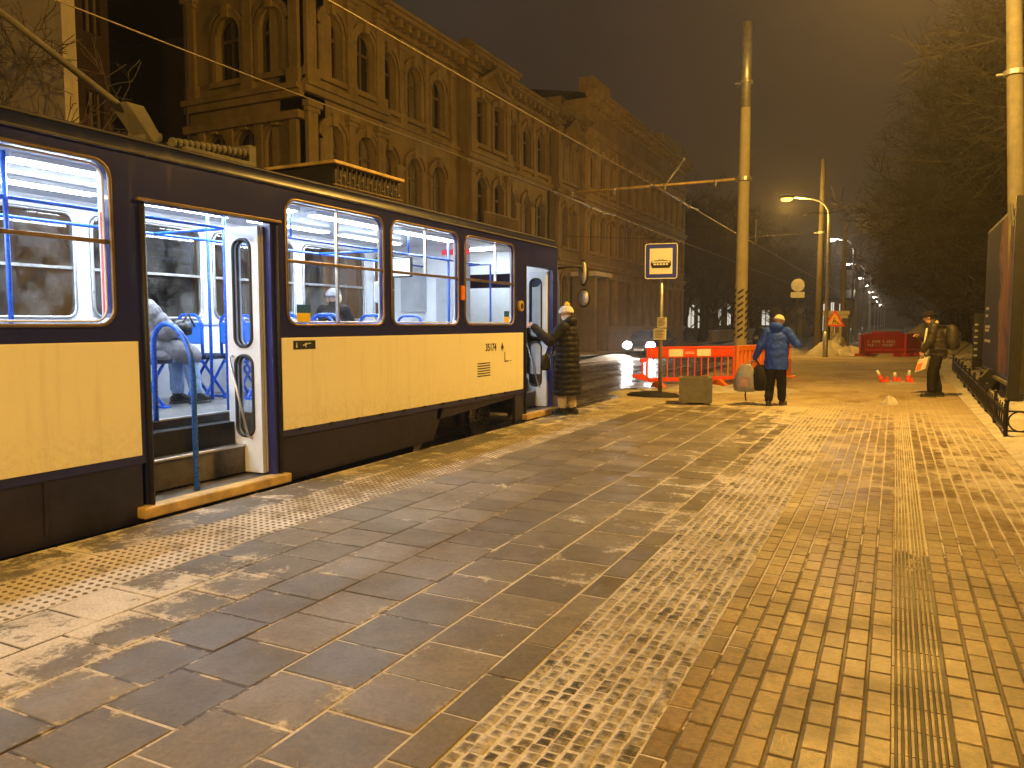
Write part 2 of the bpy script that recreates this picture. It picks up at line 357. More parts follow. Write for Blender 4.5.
def ROOT(o):
    while o.parent is not None: o=o.parent
    return o
def auto(o,ang=35):
    me=o.data; me.polygons.foreach_set('use_smooth',[True]*len(me.polygons))
    try: me.set_sharp_from_angle(angle=R(ang))
    except Exception: pass
    return o
def textmesh(body,size,mat,name,mtx,parent,extr=.001,align='CENTER',font=None,sx=1):
    c=bpy.data.curves.new(name,'FONT'); c.body=body; c.size=size; c.extrude=extr; c.offset=.003; c.align_x=align; c.align_y='CENTER'; c.resolution_u=2; c.space_character=1.05
    to=bpy.data.objects.new('tmp',c); COL.objects.link(to); bpy.context.view_layer.update()
    dg=bpy.context.evaluated_depsgraph_get(); me=bpy.data.meshes.new_from_object(to.evaluated_get(dg))
    bpy.data.objects.remove(to)
    q=ROOT(parent); mi=Matrix.LocRotScale(q.location,q.rotation_euler,None).inverted()
    me.transform(mi@mtx@Matrix.Diagonal((sx,1,1,1))); me.materials.clear(); me.materials.append(M[mat])
    o=bpy.data.objects.new(name,me); COL.objects.link(o); o.parent=parent; return o
def dup(root,loc,rz=None,label=None,scale=None):
    r=root.copy(); COL.objects.link(r); r.location=loc
    if rz is not None: r.rotation_euler=(0,0,rz)
    if scale: r.scale=(scale,)*3
    if label: r['label']=label
    def rec(a,b):
        for ch in list(a.children):
            c=ch.copy(); COL.objects.link(c); c.parent=b; rec(ch,c)
    rec(root,r); return r
# ------------------------------------------------------------------ CAMERA
TH=math.atan(60/769); YAW=math.atan(383*cos(TH)/769)
cam=bpy.data.cameras.new('camera'); cam.lens=769/1024*36; cam.sensor_width=36; cam.clip_end=3000; cam.clip_start=.05
co=bpy.data.objects.new('camera',cam); COL.objects.link(co); co.location=(0,0,1.55); co.rotation_euler=(R(90)-TH,0,YAW); S.camera=co
# ------------------------------------------------------------------ GROUND
RZ=-.22
def struct(o): o['kind']='structure'; return o
g=MB(); g.quad((-400,-200,-.27),(400,-200,-.27),(400,900,-.27),(-400,900,-.27)); struct(g.build('ground','ground'))
g=MB(); g.quad((-14.2,-60,RZ),(-5.2,-60,RZ),(-5.2,500,RZ),(-14.2,500,RZ)); struct(g.build('road','road'))
# pavement bed (joints level) with kerb face
def grid(x0,x1,y0,y1,nx,ny,z): 
    m=MB(); vs=[(x0+(x1-x0)*i/nx,y0+(y1-y0)*j/ny,z(x0+(x1-x0)*i/nx,y0+(y1-y0)*j/ny)) for j in range(ny+1) for i in range(nx+1)]
    m.add(vs,[(j*(nx+1)+i,j*(nx+1)+i+1,(j+1)*(nx+1)+i+1,(j+1)*(nx+1)+i) for j in range(ny) for i in range(nx)]); return m
b=MB(); b.box(-5.18,1.32,-3,26,-.30,-.0045); struct(b.build('pavement','joint'))
def hz(x,y): return .012*sin(x*1.7+y*.6)+.010*sin(x*3.1-y*1.3+1)+.008*sin(y*2.3+x)
g=grid(-5.2,1.35,26.0,300,14,120,lambda x,y:.0-.0+.0); struct(g.build('pavement','farpave'))
# thin trampled snow sheet over the paving beyond the cobbles, ragged towards the camera
g=MB(); random.seed(3); nx=40
ys=[15.5+.0*i for i in range(nx+1)]
def snowsheet():
    m=MB(); NX,NY=60,60
    def z(x,y):
        t=min(1,max(0,(y-17.2-1.2*sin(x*1.9)-.6*sin(x*4.3+1))/3.))
        return -.02+.042*t*(1+.5*hz(x,y)/.02)
    return grid(-5.19,1.34,16,40,NX,120,z)
struct(auto(snowsheet().build('trampled_snow','farpave'),60))
def blocks(name,mat,cols,y0,y1,ln,gap,stag,hj,bev,tilt=0,jit=0,seed=1,ins=.12,dome=0):
    rnd=random.Random(seed); m=MB(); EA=[]
    for ci,(xa,xb) in enumerate(cols):
        y=y0+(ln*stag*(ci%2))+ (rnd.uniform(0,ln) if jit>1 else 0)
        while y<y1:
            L=ln*(1+rnd.uniform(-.28,.22)*min(jit,1)); 
            ox=rnd.uniform(-.005,.005) if jit>1 else 0
            a,b_,c,d=xa+ox+gap/2+rnd.uniform(-.002,.005)*min(jit,1),xb+ox-gap/2-rnd.uniform(0,.004)*min(jit,1),y+gap/2,y+L-gap/2
            z=rnd.uniform(-hj,hj); tx=rnd.uniform(-tilt,tilt); ty=rnd.uniform(-tilt,tilt)
            e=bev; cx,cy=(a+b_)/2,(c+d)/2
            def zz(px,py,q): return q+z+(px-cx)*tx+(py-cy)*ty
            o=[(a,c),(b_,c),(b_,d),(a,d)]; i=[(a+e,c+e),(b_-e,c+e),(b_-e,d-e),(a+e,d-e)]
            if jit: i=[(p[0]+rnd.uniform(-e,e)*.4,p[1]+rnd.uniform(-e,e)*.4) for p in i]
            E2=min(b_-a,d-c)*ins; i2=[(a+e+E2,c+e+E2),(b_-e-E2,c+e+E2),(b_-e-E2,d-e-E2),(a+e+E2,d-e-E2)]
            if jit: i2=[(p[0]+rnd.uniform(-e,e)*.5,p[1]+rnd.uniform(-e,e)*.5) for p in i2]
            vs=[(p[0],p[1],-.02) for p in o]+[(p[0],p[1],zz(p[0],p[1],-e*.7)) for p in o]+[(p[0],p[1],zz(p[0],p[1],0)) for p in i]+[(p[0],p[1],zz(p[0],p[1],dome)) for p in i2]
            m.add(vs,[(12,13,14,15)]+[(s_+k,s_+(k+1)%4,s_+4+(k+1)%4,s_+4+k) for s_ in (0,4,8) for k in range(4)])
            EA+= [0.]*12+[1.]*4
            y+=L
    ob=m.build(name,mat); at=ob.data.attributes.new('inner','FLOAT','POINT'); at.data.foreach_set('value',EA)
    if dome: auto(ob,50)
    return struct(ob)
YE=26
blocks('slab_paving','slab',[(-1.58,-1.40)]+[(-1.58-.42*(k+1),-1.58-.42*k) for k in range(6)],-2,YE,.378,.014,.5,.0025,.004,.004,0,5)
blocks('edge_paving','edge',[(-5.2,-4.73)],-3,YE,.9,.010,0,.001,.005,0,0,6)
blocks('tactile_paving','tactile',[(-4.73,-4.415),(-4.415,-4.10)],-3,YE,.315,.006,0,.001,.003,0,0,6)
blocks('cobble_paving','cobble',[(-1.40+.062*k,-1.40+.062*(k+1)) for k in range(10)],-1,YE,.066,.006,.5,.003,.008,.05,2,8,.20,.004)
cw=.1033
blocks('brick_paving','brick',[(-.78+cw*k,-.78+cw*(k+1)) for k in range(8)]+[(.25+cw*k,.25+cw*(k+1)) for k in range(10)],0,YE,.2,.009,.5,.0012,.006,.012,0,9)
m=MB(); dm=random.Random(5)
y=-1.
while y<YE:
    for i in range(10):
        x=-4.70+.0635*i
        n=8 if y<9 else 5; h=.0055; r0,r1=.017,.010
        m.add([(x+r0*cos(2*PI*k/n),y+r0*sin(2*PI*k/n),-.001) for k in range(n)]+[(x+r1*cos(2*PI*k/n),y+r1*sin(2*PI*k/n),h) for k in range(n)],
              [tuple(range(n,2*n))]+[(k,(k+1)%n,n+(k+1)%n,n+k) for k in range(n)])
    y+=.063
struct(m.build('tactile_studs','stud'))
m=MB(); rg=random.Random(4); y=1.
while y<YE:
    for k in range(9):
        x=.046+.0225*k+(.006 if k>4 else 0); z=.004+rg.uniform(-.0015,.001); w=.0052
        m.add([(x-w-.004,y+.003,-.012),(x+w+.004,y+.003,-.012),(x+w,y+.003,z),(x-w,y+.003,z),(x-w-.004,y+.197,-.012),(x+w+.004,y+.197,-.012),(x+w,y+.197,z),(x-w,y+.197,z)],
              [(0,1,2,3),(7,6,5,4),(3,2,6,7),(0,3,7,4),(1,5,6,2)])
    y+=.2
struct(m.build('ribbed_guide_paving','brick'))
# verge right of the pavement, far sidewalk, strip between road and pavement far away
g=grid(1.275,20,-5,120,110,500,lambda x,y:(.03+.05*sin(x*2.1+y*.9)*sin(y*1.3-x)+.03*sin(5*x)*sin(4*y)) if x>1.6 else (.003 if x<1.3 else .035+.03*sin(y*3.1)*sin(y*1.7+2))); struct(auto(g.build('snowy_verge','snow'),80))
g=MB(); g.quad((19.9,-60,-.02),(200,-60,-.02),(200,400,-.02),(19.9,400,-.02)); g.quad((1.3,119.9,-.02),(19.9,119.9,-.02),(19.9,400,-.02),(1.3,400,-.02)); struct(g.build('snowy_verge','snow'))
g=MB(); g.box(-19,-14.2,-60,420,-.3,-.08); struct(g.build('pavement','farpave'))
g=MB(); g.box(-14.35,-14.2,-60,420,-.3,-.07); struct(g.build('kerb','kerb',bevel=.02))
for x in (-5.785,-7.315,-8.885,-10.415):
    g=MB(); g.box(x-.035,x+.035,-60,400,RZ,RZ+.012); struct(g.build('tram_rail','rail'))
# low snow ridge along the platform edge past the tram
def ridge(name,pts,w,h,mat,seed,label=None):
    rnd=random.Random(seed); n=14; vs=[];fs=[]
    for i,(x,y,z,s) in enumerate(pts):
        for k in range(n+1):
            t=k/n*2-1; hh=h*s*max(0,(1-t*t))*(1+.35*sin(k*1.9+i*.8)*sin(i*1.3+k))
            vs.append((x+t*w*s*(1+.1*sin(i*2.)),y+rnd.uniform(-.04,.04),z-.01+hh))
    for i in range(len(pts)-1):
        for k in range(n): fs.append((i*(n+1)+k,i*(n+1)+k+1,(i+1)*(n+1)+k+1,(i+1)*(n+1)+k))
    m=MB().add(vs,fs); return auto(m.build(name,mat),70)
o=ridge('snow_bank',[(-12.9,24+i*1.6,RZ,.6+.3*sin(i*.9)) for i in range(60)],.9,.22,'snow',3); struct(o)
o=ridge('snow_bank',[(-5.2+.5*min(1,i/30),30+i*1.2,-.02,.5+.35*sin(i*.7)) for i in range(90)],.7,.3,'snow',4); struct(o)
o=ridge('snow_bank',[(-11.9,13.+i*1.1,RZ,.35+.2*sin(i*.8)) for i in range(40)],.6,.06,'snow',5); struct(o)
def mound(name,x,y,r,h,z,seed,label,cat,group=None,mat='snow',ry=None):
    rnd=random.Random(seed); m=MB(); n=26; k=9; ry=ry or r
    ph=[rnd.uniform(0,6.3) for _ in range(6)]
    vs=[(0,0,h)];fs=[]
    for i in range(1,k+1):
        t=i/k
        for j in range(n):
            a=2*PI*j/n; rr=(1+.13*sin(2*a+ph[0])+.09*sin(5*a+ph[1])+.05*sin(9*a+ph[2]))*t
            zz=h*(cos(t*PI/2)**.8)*(1+.22*sin(3*a+ph[3]+t*4)+.12*sin(7*a+ph[4]+7*t)) if t<1 else -.03
            vs.append((r*rr*cos(a),ry*rr*sin(a),zz))
    for j in range(n): fs.append((0,1+j,1+(j+1)%n))
    for i in range(k-1):
        for j in range(n): fs.append((1+i*n+j,1+(i+1)*n+j,1+(i+1)*n+(j+1)%n,1+i*n+(j+1)%n))
    m.add(vs,fs); o=m.build(name,mat,None,True); o.location=(x,y,z); return tag(o,label,cat,group)
# ------------------------------------------------------------------ wall-with-openings helper
def opening(u0,u1,z0,z1,arch=0,rad=0,k=6):
    """outline points with the cell-corner each is joined to: list of (pt, key); key in 'bl br tr tl' or ('t',u)"""
    pts=[]
    def corner(cx,cz,r,a0,key):
        if r<=0: pts.append(((cx,cz),key)); return
        for i in range(k+1):
            a=R(a0+90*i/k); pts.append(((cx+r*cos(a),cz+r*sin(a)),key))
    corner(u0+rad,z0+rad,rad,180,'bl'); corner(u1-rad,z0+rad,rad,270,'br')
    if arch:
        w=(u1-u0)/2; uc=(u0+u1)/2; Rr=(w*w+arch*arch)/(2*arch); zc=z1-Rr; a1=math.asin(min(1,w/Rr)); n=10
        if arch>=w*.999: a1=PI/2
        for i in range(n+1):
            a=a1-2*a1*i/n; p=(uc+Rr*sin(a),zc+Rr*cos(a)); pts.append((p,'br2' if i==0 else('bl2' if i==n else ('t',p[0]))))
    else:
        corner(u1-rad,z1-rad,rad,0,'tr'); corner(u0+rad,z1-rad,rad,90,'tl')
    return pts
def cell(mb,mp,u0,u1,z0,z1,pts,d):
    def key(k,p):
        return {'bl':(u0,z0),'br':(u1,z0),'tr':(u1,z1),'tl':(u0,z1),'br2':(u1,z1),'bl2':(u0,z1)}.get(k) if isinstance(k,str) else (k[1],z1)
    n=len(pts)
    for i in range(n):
        (p,a),(q,b_)=pts[i],pts[(i+1)%n]; A=key(a,p);B=key(b_,q)
        P_=[mp(*p,d),mp(*q,d)]
        if A==B: mb.add(P_+[mp(*A,d)],[(0,1,2)])
        else: mb.add(P_+[mp(*B,d),mp(*A,d)],[(0,1,2,3)])
def reveal(mb,mp,pts,d0,d1):
    n=len(pts)
    for i in range(n):
        p,q=pts[i][0],pts[(i+1)%n][0]; mb.add([mp(*p,d0),mp(*q,d0),mp(*q,d1),mp(*p,d1)],[(0,1,2,3)])
def mbox(mb,mp,u0,u1,z0,z1,d0,d1):
    v=[mp(u,z,d) for d in(d0,d1) for z in(z0,z1) for u in(u0,u1)]
    mb.add(v,[(0,2,3,1),(4,5,7,6),(0,1,5,4),(2,6,7,3),(0,4,6,2),(1,3,7,5)])
def walled(mb,mp,u0,u1,z0,z1,rows,d):
    """rows: list of (cz0,cz1,[openings pts with (ua,ub)])"""
    z=z0
    for (a,b_,ops) in rows:
        if a>z+1e-4: mb.quad(mp(u0,z,d),mp(u1,z,d),mp(u1,a,d),mp(u0,a,d))
        u=u0
        for (ca,cb,pts) in ops:
            if ca>u+1e-4: mb.quad(mp(u,a,d),mp(ca,a,d),mp(ca,b_,d),mp(u,b_,d))
            cell(mb,mp,ca,cb,a,b_,pts,d); u=cb
        if u<u1-1e-4: mb.quad(mp(u,a,d),mp(u1,a,d),mp(u1,b_,d),mp(u,b_,d))
        z=b_
    if z<z1-1e-4: mb.quad(mp(u0,z,d),mp(u1,z,d),mp(u1,z1,d),mp(u0,z1,d))
# ------------------------------------------------------------------ BUILDINGS
def mpx(X0): return lambda u,z,d:(X0+d,u,z)       # facade running along Y, facing +X
def mpy(Y0): return lambda u,z,d:(u,Y0-d,z)       # facade running along X, facing -Y
def window(root,mp,u0,u1,z0,z1,arch,d,mat,wf='wframe',dep=.26,mull=True):
    pts=[p for p,_ in opening(u0,u1,z0,z1,arch)]
    f=MB(); w=.07; D=d-dep+.05
    mbox(f,mp,u0,u0+w,z0,z1-arch*.9,D-.04,D+.02); mbox(f,mp,u1-w,u1,z0,z1-arch*.9,D-.04,D+.02); mbox(f,mp,u0,u1,z0,z0+w,D-.04,D+.025)
    uc=(u0+u1)/2
    if mull: mbox(f,mp,uc-.045,uc+.045,z0,z1,D-.04,D+.03)
    zt=z0+(z1-z0)*.66; mbox(f,mp,u0,u1,zt-.05,zt+.05,D-.04,D+.035)
    if arch:
        uc=(u0+u1)/2
        for k in range(len(pts)-1):
            p,q=pts[k],pts[k+1]
            if p[1]>z1-arch-.01 and q[1]>z1-arch-.01 and abs(p[0]-q[0])>1e-4:
                f.add([mp(p[0],p[1],D),mp(q[0],q[1],D),mp(uc+(q[0]-uc)*.88,q[1]-w,D),mp(uc+(p[0]-uc)*.88,p[1]-w,D)],[(0,1,2,3)])
    o=f.build('window',wf,root)
    g_=MB(); g_.add([mp(p[0],p[1],d-dep) for p in pts],[tuple(range(len(pts)))]); g_.build('pane',mat,o)
    return o
def surround(t,mp,u0,u1,z0,z1,arch,d,style=1):
    e=.17
    mbox(t,mp,u0-e,u0-.002,z0,z1-arch,d,d+.07); mbox(t,mp,u1+.002,u1+e,z0,z1-arch,d,d+.07)
    mbox(t,mp,u0-e-.09,u1+e+.09,z0-.18,z0,d,d+.15)
    if arch:
        pts=[p for p,_ in opening(u0,u1,z0,z1,arch)][2:]; uc=(u0+u1)/2; zc=z1-arch
        def ex(p,s): return (uc+(p[0]-uc)*(1+s/((u1-u0)/2)),p[1]+s*(.35+.65*(p[1]-zc)/max(arch,.01)))
        for k in range(len(pts)-1):
            p,q=pts[k],pts[k+1]
            for (i,j,da,db) in ((.0,e,.07,.07),(e,e,0,.07),(e,e+.1,.11,.11),(e+.1,e+.1,0,.11)):
                a=ex(p,i);b_=ex(q,i);c=ex(q,j);dd=ex(p,j)
                if i==j: t.quad(mp(*a,d+da),mp(*b_,d+da),mp(*b_,d+db),mp(*a,d+db))
                else: t.quad(mp(*a,d+da),mp(*b_,d+da),mp(*c,d+da),mp(*dd,d+da))
        mbox(t,mp,uc-.13,uc+.13,z1-.04,z1+.38,d,d+.17)
    else:
        mbox(t,mp,u0-e-.1,u1+e+.1,z1+.02,z1+.2,d,d+.14)
def facade(root,mp,u0,u1,z0,ztop,wins,d,wallm,trimm,mats,cornice=True,ends=1.0):
    """wins: rows of (z0,z1,arch,[u centres],width)"""
    w=MB(); t=MB(); rows=[]
    for (a,b_,arch,us,wd) in wins:
        ops=[]
        for u in us:
            pts=opening(u-wd/2,u+wd/2,a,b_,arch); ops.append((u-wd/2-.15,u+wd/2+.15,pts)); reveal(w,mp,pts,d,d-.3)
        rows.append((a-.05,b_+.2,ops))
    walled(w,mp,u0,u1,z0,ztop,rows,d)
    mbox(w,mp,u0+.02,u1-.02,z0+.01,ztop-.02,d-max(ends,.4)-.4,d-.31)
    w.quad(mp(u0,z0,d),mp(u0,ztop,d),mp(u0,ztop,d-ends),mp(u0,z0,d-ends)); w.quad(mp(u1,z0,d),mp(u1,ztop,d),mp(u1,ztop,d-ends),mp(u1,z0,d-ends))
    wo=w.build('wall',wallm,root)
    for ri,(a,b_,arch,us,wd) in enumerate(wins):
        for i,u in enumerate(us):
            surround(t,mp,u-wd/2,u+wd/2,a,b_,arch,d)
            mt=mats(ri,u); window(root,mp,u-wd/2,u+wd/2,a,b_,arch,d,mt)
    return t
def hband(t,mp,u0,u1,z,h,d,p):
    mbox(t,mp,u0,u1,z,z+h*.55,d,d+p*.6); mbox(t,mp,u0,u1,z+h*.55,z+h,d,d+p)
def corn(t,mp,u0,u1,z,d,s=1.0):
    mbox(t,mp,u0,u1,z-.75*s,z-.6*s,d,d+.12*s)
    n=int((u1-u0)/(.55*s))
    for i in range(n):
        u=u0+(i+.5)*(u1-u0)/n; mbox(t,mp,u-.11*s,u+.11*s,z-.5*s,z-.24*s,d,d+.34*s)
    mbox(t,mp,u0-.1,u1+.1,z-.24*s,z-.1*s,d,d+.5*s); mbox(t,mp,u0-.14,u1+.14,z-.1*s,z+.04*s,d,d+.62*s)
def pil(t,mp,u,z0,z1,d,w=.5,p=.14):
    mbox(t,mp,u-w/2,u+w/2,z0+.5,z1-.45,d,d+p); mbox(t,mp,u-w/2-.07,u+w/2+.07,z0,z0+.5,d,d+p+.07)
    mbox(t,mp,u-w/2-.06,u+w/2+.06,z1-.45,z1-.3,d,d+p+.05); mbox(t,mp,u-w/2-.12,u+w/2+.12,z1-.3,z1-.12,d,d+p+.12)
def pediment(t,mp,u0,u1,z,h,d):
    uc=(u0+u1)/2
    v=[mp(u0,z,d+.1),mp(u1,z,d+.1),mp(uc,z+h,d+.1)]; t.prism(v,Vector(mp(0,0,0))*0+Vector(mp(0,0,1))-Vector(mp(0,0,0)) if False else (Vector(mp(0,0,-.4))-Vector(mp(0,0,0))))
    for a,b_ in ((u0-.2,uc),(u1+.2,uc)):
        za=z-.08
        t.add([mp(a,za,d),mp(uc,z+h,d),mp(uc,z+h+.2,d),mp(a,za+.2,d),mp(a,za,d+.4),mp(uc,z+h,d+.4),mp(uc,z+h+.2,d+.4),mp(a,za+.2,d+.4)],[(0,1,2,3),(4,5,6,7),(3,2,6,7),(0,1,5,4),(0,3,7,4)])
    mbox(t,mp,u0-.25,u1+.25,z-.22,z-.06,d,d+.36)
rb=random.Random(11)
def winmat(ri,u): return rb.choice(['darkwin','darkwin','blind'])
# --- the long ochre building
bm=empty('ochre_building',(-17.5,30,0),0,'long three storey ochre building with arched windows directly behind the tram','building')
mp=mpx(-17.5); Z0=-.3; ROWS=[(1.3,4.3),(5.95,8.15),(9.65,11.72)]
def rows(us,w,ar=(.35,.55,.5),low=None): return [(a,b_,ar[i],(low if (i==0 and low) else us),w) for i,(a,b_) in enumerate(ROWS)]
def lowblind(ri,u): return 'blind' if ri==1 else winmat(ri,u)
t=facade(bm,mp,19.5,23.7,Z0,13.5,rows([20.85,22.65],1.0),.45,'wall','trim',lowblind)
for u in (19.75,21.75,23.45): pil(t,mp,u,9.2,12.7,.45,.34 if u==21.75 else .46); pil(t,mp,u,5.3,8.75,.45,.34 if u==21.75 else .46)
for z in (4.9,8.9): hband(t,mp,19.4,23.8,z,.38,.45,.28)
hband(t,mp,19.45,23.75,9.25,.16,.45,.12)
for u in (20.85,22.65): 
    mbox(t,mp,u-.6,u+.6,9.3-.02,9.45,.45,.52)
corn(t,mp,19.4,23.8,13.5,.45)
pediment(t,mp,19.6,23.6,13.8,1.1,.45)
t.build('moulding','trim',bm)
t=facade(bm,mp,23.7,30.1,Z0,13.3,rows([24.6,26.4,28.2],1.0)[:],0,'wall','trim',lowblind)
for u in (25.5,27.3,29.3): pil(t,mp,u,9.2,12.55,0,.28,.1)
for z in (4.9,8.9): hband(t,mp,23.7,30.1,z,.36,0,.22)
corn(t,mp,23.7,30.1,13.3,0); t.build('moulding','trim',bm)
t=facade(bm,mp,30.1,34.1,Z0,13.5,rows([31.25,32.95],1.0,(.4,.4,.12)),.4,'wall','trim',winmat)
for u in (30.35,33.85): pil(t,mp,u,9.2,12.6,.4,.4); pil(t,mp,u,5.3,8.75,.4,.4)
pediment(t,mp,30.9,33.3,12.3,.75,.45)
for z in (4.9,8.9): hband(t,mp,30.0,34.2,z,.38,.4,.26)
corn(t,mp,30.0,34.2,13.5,.4); mbox(t,mp,30.4,33.9,13.55,14.1,-.2,.25)
mbox(t,mp,30.4,33.8,5.55,5.7,.4,1.1)
for i in range(22): 
    u=30.45+i*.16; mbox(t,mp,u-.02,u+.02,5.7,6.5,1.02,1.07)
mbox(t,mp,30.4,33.8,6.5,6.56,1.0,1.1)
t.build('moulding','trim',bm)
t=facade(bm,mp,34.1,39.9,Z0,13.3,rows([35.1,36.9,38.7],1.0),0,'wall','trim',winmat)
for u in (34.35,36.0,37.8,39.6): pil(t,mp,u,9.2,12.55,0,.28,.1)
for z in (4.9,8.9): hband(t,mp,34.1,39.9,z,.36,0,.22)
corn(t,mp,34.1,39.9,13.3,0); t.build('moulding','trim',bm)
def litmat(ri,u): return 'litwin' if ri==2 else winmat(ri,u)
t=facade(bm,mp,39.9,44.0,Z0,13.5,rows([41.1,42.5],.8,(.3,.3,.12)),.4,'wall','trim',litmat)
for u in (40.15,43.75): pil(t,mp,u,9.2,12.6,.4,.4); pil(t,mp,u,5.3,8.75,.4,.4)
pediment(t,mp,40.6,43.0,12.2,.8,.45)
for z in (4.9,8.9): hband(t,mp,39.9,44.1,z,.38,.4,.26)
corn(t,mp,39.9,44.1,13.5,.4); t.build('moulding','trim',bm)
# end wall facing the camera with porch columns
mp2=mpy(19.5)
t=facade(bm,mp2,-22.2,-17.05,Z0,13.5,[(9.65,11.72,.5,[-20.25,-18.35],1.05),(5.0,8.0,.5,[-20.9,-19.55,-18.2],.95),(1.2,3.9,.3,[-20.25,-18.35],1.05)][::-1],0,'wall','trim',lambda r,u:'darkwin')
for z in (4.3,8.75): hband(t,mp2,-22.2,-17.05,z,.4,0,.35)
for u in (-21.9,-19.3,-17.35): pil(t,mp2,u,9.15,12.7,0,.36)
corn(t,mp2,-22.2,-17.05,13.5,0)
mbox(t,mp2,-22.2,-17.05,8.05,8.3,0,.3)
for u in (-21.5,-20.2,-18.9,-17.4): mbox(t,mp2,u-.15,u+.15,4.7,8.05,0,.16)
t.build('moulding','trim',bm)
g=MB(); g.prism([(-17.6,19.8,13.5),(-22,19.8,13.5),(-30,19.8,13.5),(-30,19.8,14.0),(-24,19.8,14.9)],(0,24.1,0)); g.build('roof','roofd',bm)
g=MB(); g.box(-22.15,-18.6,19.9,43.9,-.3,13.45); g.build('wall','wall',bm)
for (y,d) in ((23.9,.0),(39.7,.0)):
    g=MB(); g.tube([(-17.42,y,-.1),(-17.42,y,12.6)],.06,8); g.build('downpipe','darkwire',bm)
g=MB(); g.tube([(-22.05,19.3,0),(-22.05,19.3,12.4)],.06,8); g.build('downpipe','darkwire',bm)
# canopy over an entrance
g=MB(); g.prism([(-17.5,46.2,5.0),(-17.5,48.2,5.0),(-17.5,48.2,5.25),(-17.5,47.2,5.7),(-17.5,46.2,5.25)],(1.6,0,0))
# --- taller building further on
b2=empty('grey_building',(-17.5,56,0),0,'taller dim ochre building beyond the two lit windows, further along the street','building')
us=[45.2+i*1.85 for i in range(13)]
R2=[(1.4,4.4,.0,us,.95),(6.0,8.3,.3,us,.95),(9.8,12.0,.3,us,.95)]
t=facade(b2,mp,44.05,68.6,Z0,15.0,R2,.55,'wall2','trim2',winmat)
for z in (1.0,4.95,9.0,12.9): hband(t,mp,44.05,68.6,z,.35,.55,.26)
for u in us[:-1]: 
    mbox(t,mp,u+.925-.13,u+.925+.13,9.4,12.8,.55,.66); mbox(t,mp,u+.925-.13,u+.925+.13,1.4,4.9,.55,.66)
corn(t,mp,44.05,68.6,15.4,.55,1.3)
for (a,c,h) in ((44.3,47.4,.9),(60,67,1.0)): mbox(t,mp,a,c,15.4,15.4+h,.0,.9)
t.build('moulding','trim2',b2)
g=MB(); g.prism([(-17.3,44.1,15.4),(-30,44.1,15.4),(-24,44.1,16.6)],(0,24.4,0)); g.build('roof','roofd',b2)
g=MB(); g.box(-30,-18.6,44.1,68.5,-.3,15.35); g.build('wall','wall2',b2)
# yellow doorway bay with small canopy in front of the facade
pr=empty('entrance_porch',(-16.2,43.4,0),0,'small lit entrance porch with flat canopy against the ochre facade','porch')
g=MB(); g.box(-16.9,-15.3,41.6,44.4,4.3,4.55); g.build('canopy','plaster',pr,bevel=.03)
g=MB(); g.box(-16.9,-15.5,41.9,42.3,-.1,4.3); g.box(-16.9,-15.5,43.9,44.3,-.1,4.3); g.box(-16.9,-16.6,42.3,43.9,-.1,4.3); g.build('wall','trim',pr)
# --- pale plaster building on the far left
b3=empty('plaster_building',(-28,16,0),0,'pale plaster building with branch shadows at the far left above the tram','building')
g=MB(); g.box(-45,-20.72,14,14.4,-.3,19); g.build('wall','plaster',b3)
m3=mpx(-20.76); t=facade(b3,m3,14.42,15.45,Z0,19,[(5.2,8.2,0,[14.93],.55),(9.8,12.6,0,[14.93],.55)],0,'brickw','trim2',lambda r,u:'darkwin',ends=.5)  # side face coloured as dark brick in place of shade on the plaster
g=MB(); g.box(-45,-21.7,14.42,15.4,-.3,18.9); g.build('wall','brickw',b3)
g=MB(); g.box(-45.2,-20.5,13.8,15.6,19,19.3); g.build('roof','roofd',b3)
# --- dark brick wall between
b4=empty('brick_building',(-30,26,0),0,'dark brick gable between the pale plaster building and the ochre building','building')
g=MB(); g.box(-44,-22.25,23.5,30,-.3,20); g.build('wall','brickw',b4)
g=MB(); g.box(-44.2,-22.2,23.3,30.2,20,20.3); g.build('roof','roofd',b4)
# --- distant low houses with lit windows, beyond the trees on the left of the road
def far_house(x0,x1,y,h,label,wins,mat='wall2',zb=1.0,lm='litcold',roofh=1.5):
    r=empty('distant_house',((x0+x1)/2,y,0),0,label,'house','distant houses beyond the trees')
    mm=mpy(y); w=MB(); w.box(x0,x1,y,y+10,-.3,h); w.build('wall',mat,r)
    g=MB(); g.prism([(x0-.3,y-.3,h),(x1+.3,y-.3,h),(x1+.3,y+5,h+roofh),(x0-.3,y+5,h+roofh)],(0,.1,-.1)); g.box(x0-.3,x1+.3,y-.3,y+10.3,h,h+.2); g.build('roof','roofd',r)
    for (u,ww,z0,z1) in wins:
        f=MB(); mbox(f,mm,u-ww/2-.1,u+ww/2+.1,z0-.1,z1+.1,.0,.05); fo=f.build('window','wframe',r)
        p=MB()
        for s in (-1,1): p.quad(mm(u+s*ww*.26-ww*.2,z0,.08),mm(u+s*ww*.26+ww*.2,z0,.08),mm(u+s*ww*.26+ww*.2,z1,.08),mm(u+s*ww*.26-ww*.2,z1,.08))
        p.build('pane',lm,fo)
far_house(-32,-16.5,108,5.4,'long low distant house with a row of tall lit windows left of the tall pole',[(-25.6,.9,1.,4.2),(-24.4,.5,1.,3.6),(-21.7,.5,1.4,4.4),(-20.4,.5,1.4,4.4),(-19.2,.5,1.4,4.4)])
far_house(-15.8,-10.6,104,3.9,'pale distant pavilion with one lit window right of the tall pole',[(-15.0,1.0,1.4,3.3)],'wall2')
far_house(-9.6,-5.6,118,5,'distant house with narrow cold windows seen over the blue anorak',[(-9.0,.45,.6,4.4),(-8.0,.45,.6,4.6),(-6.9,.45,.6,4.4)],'wall2')
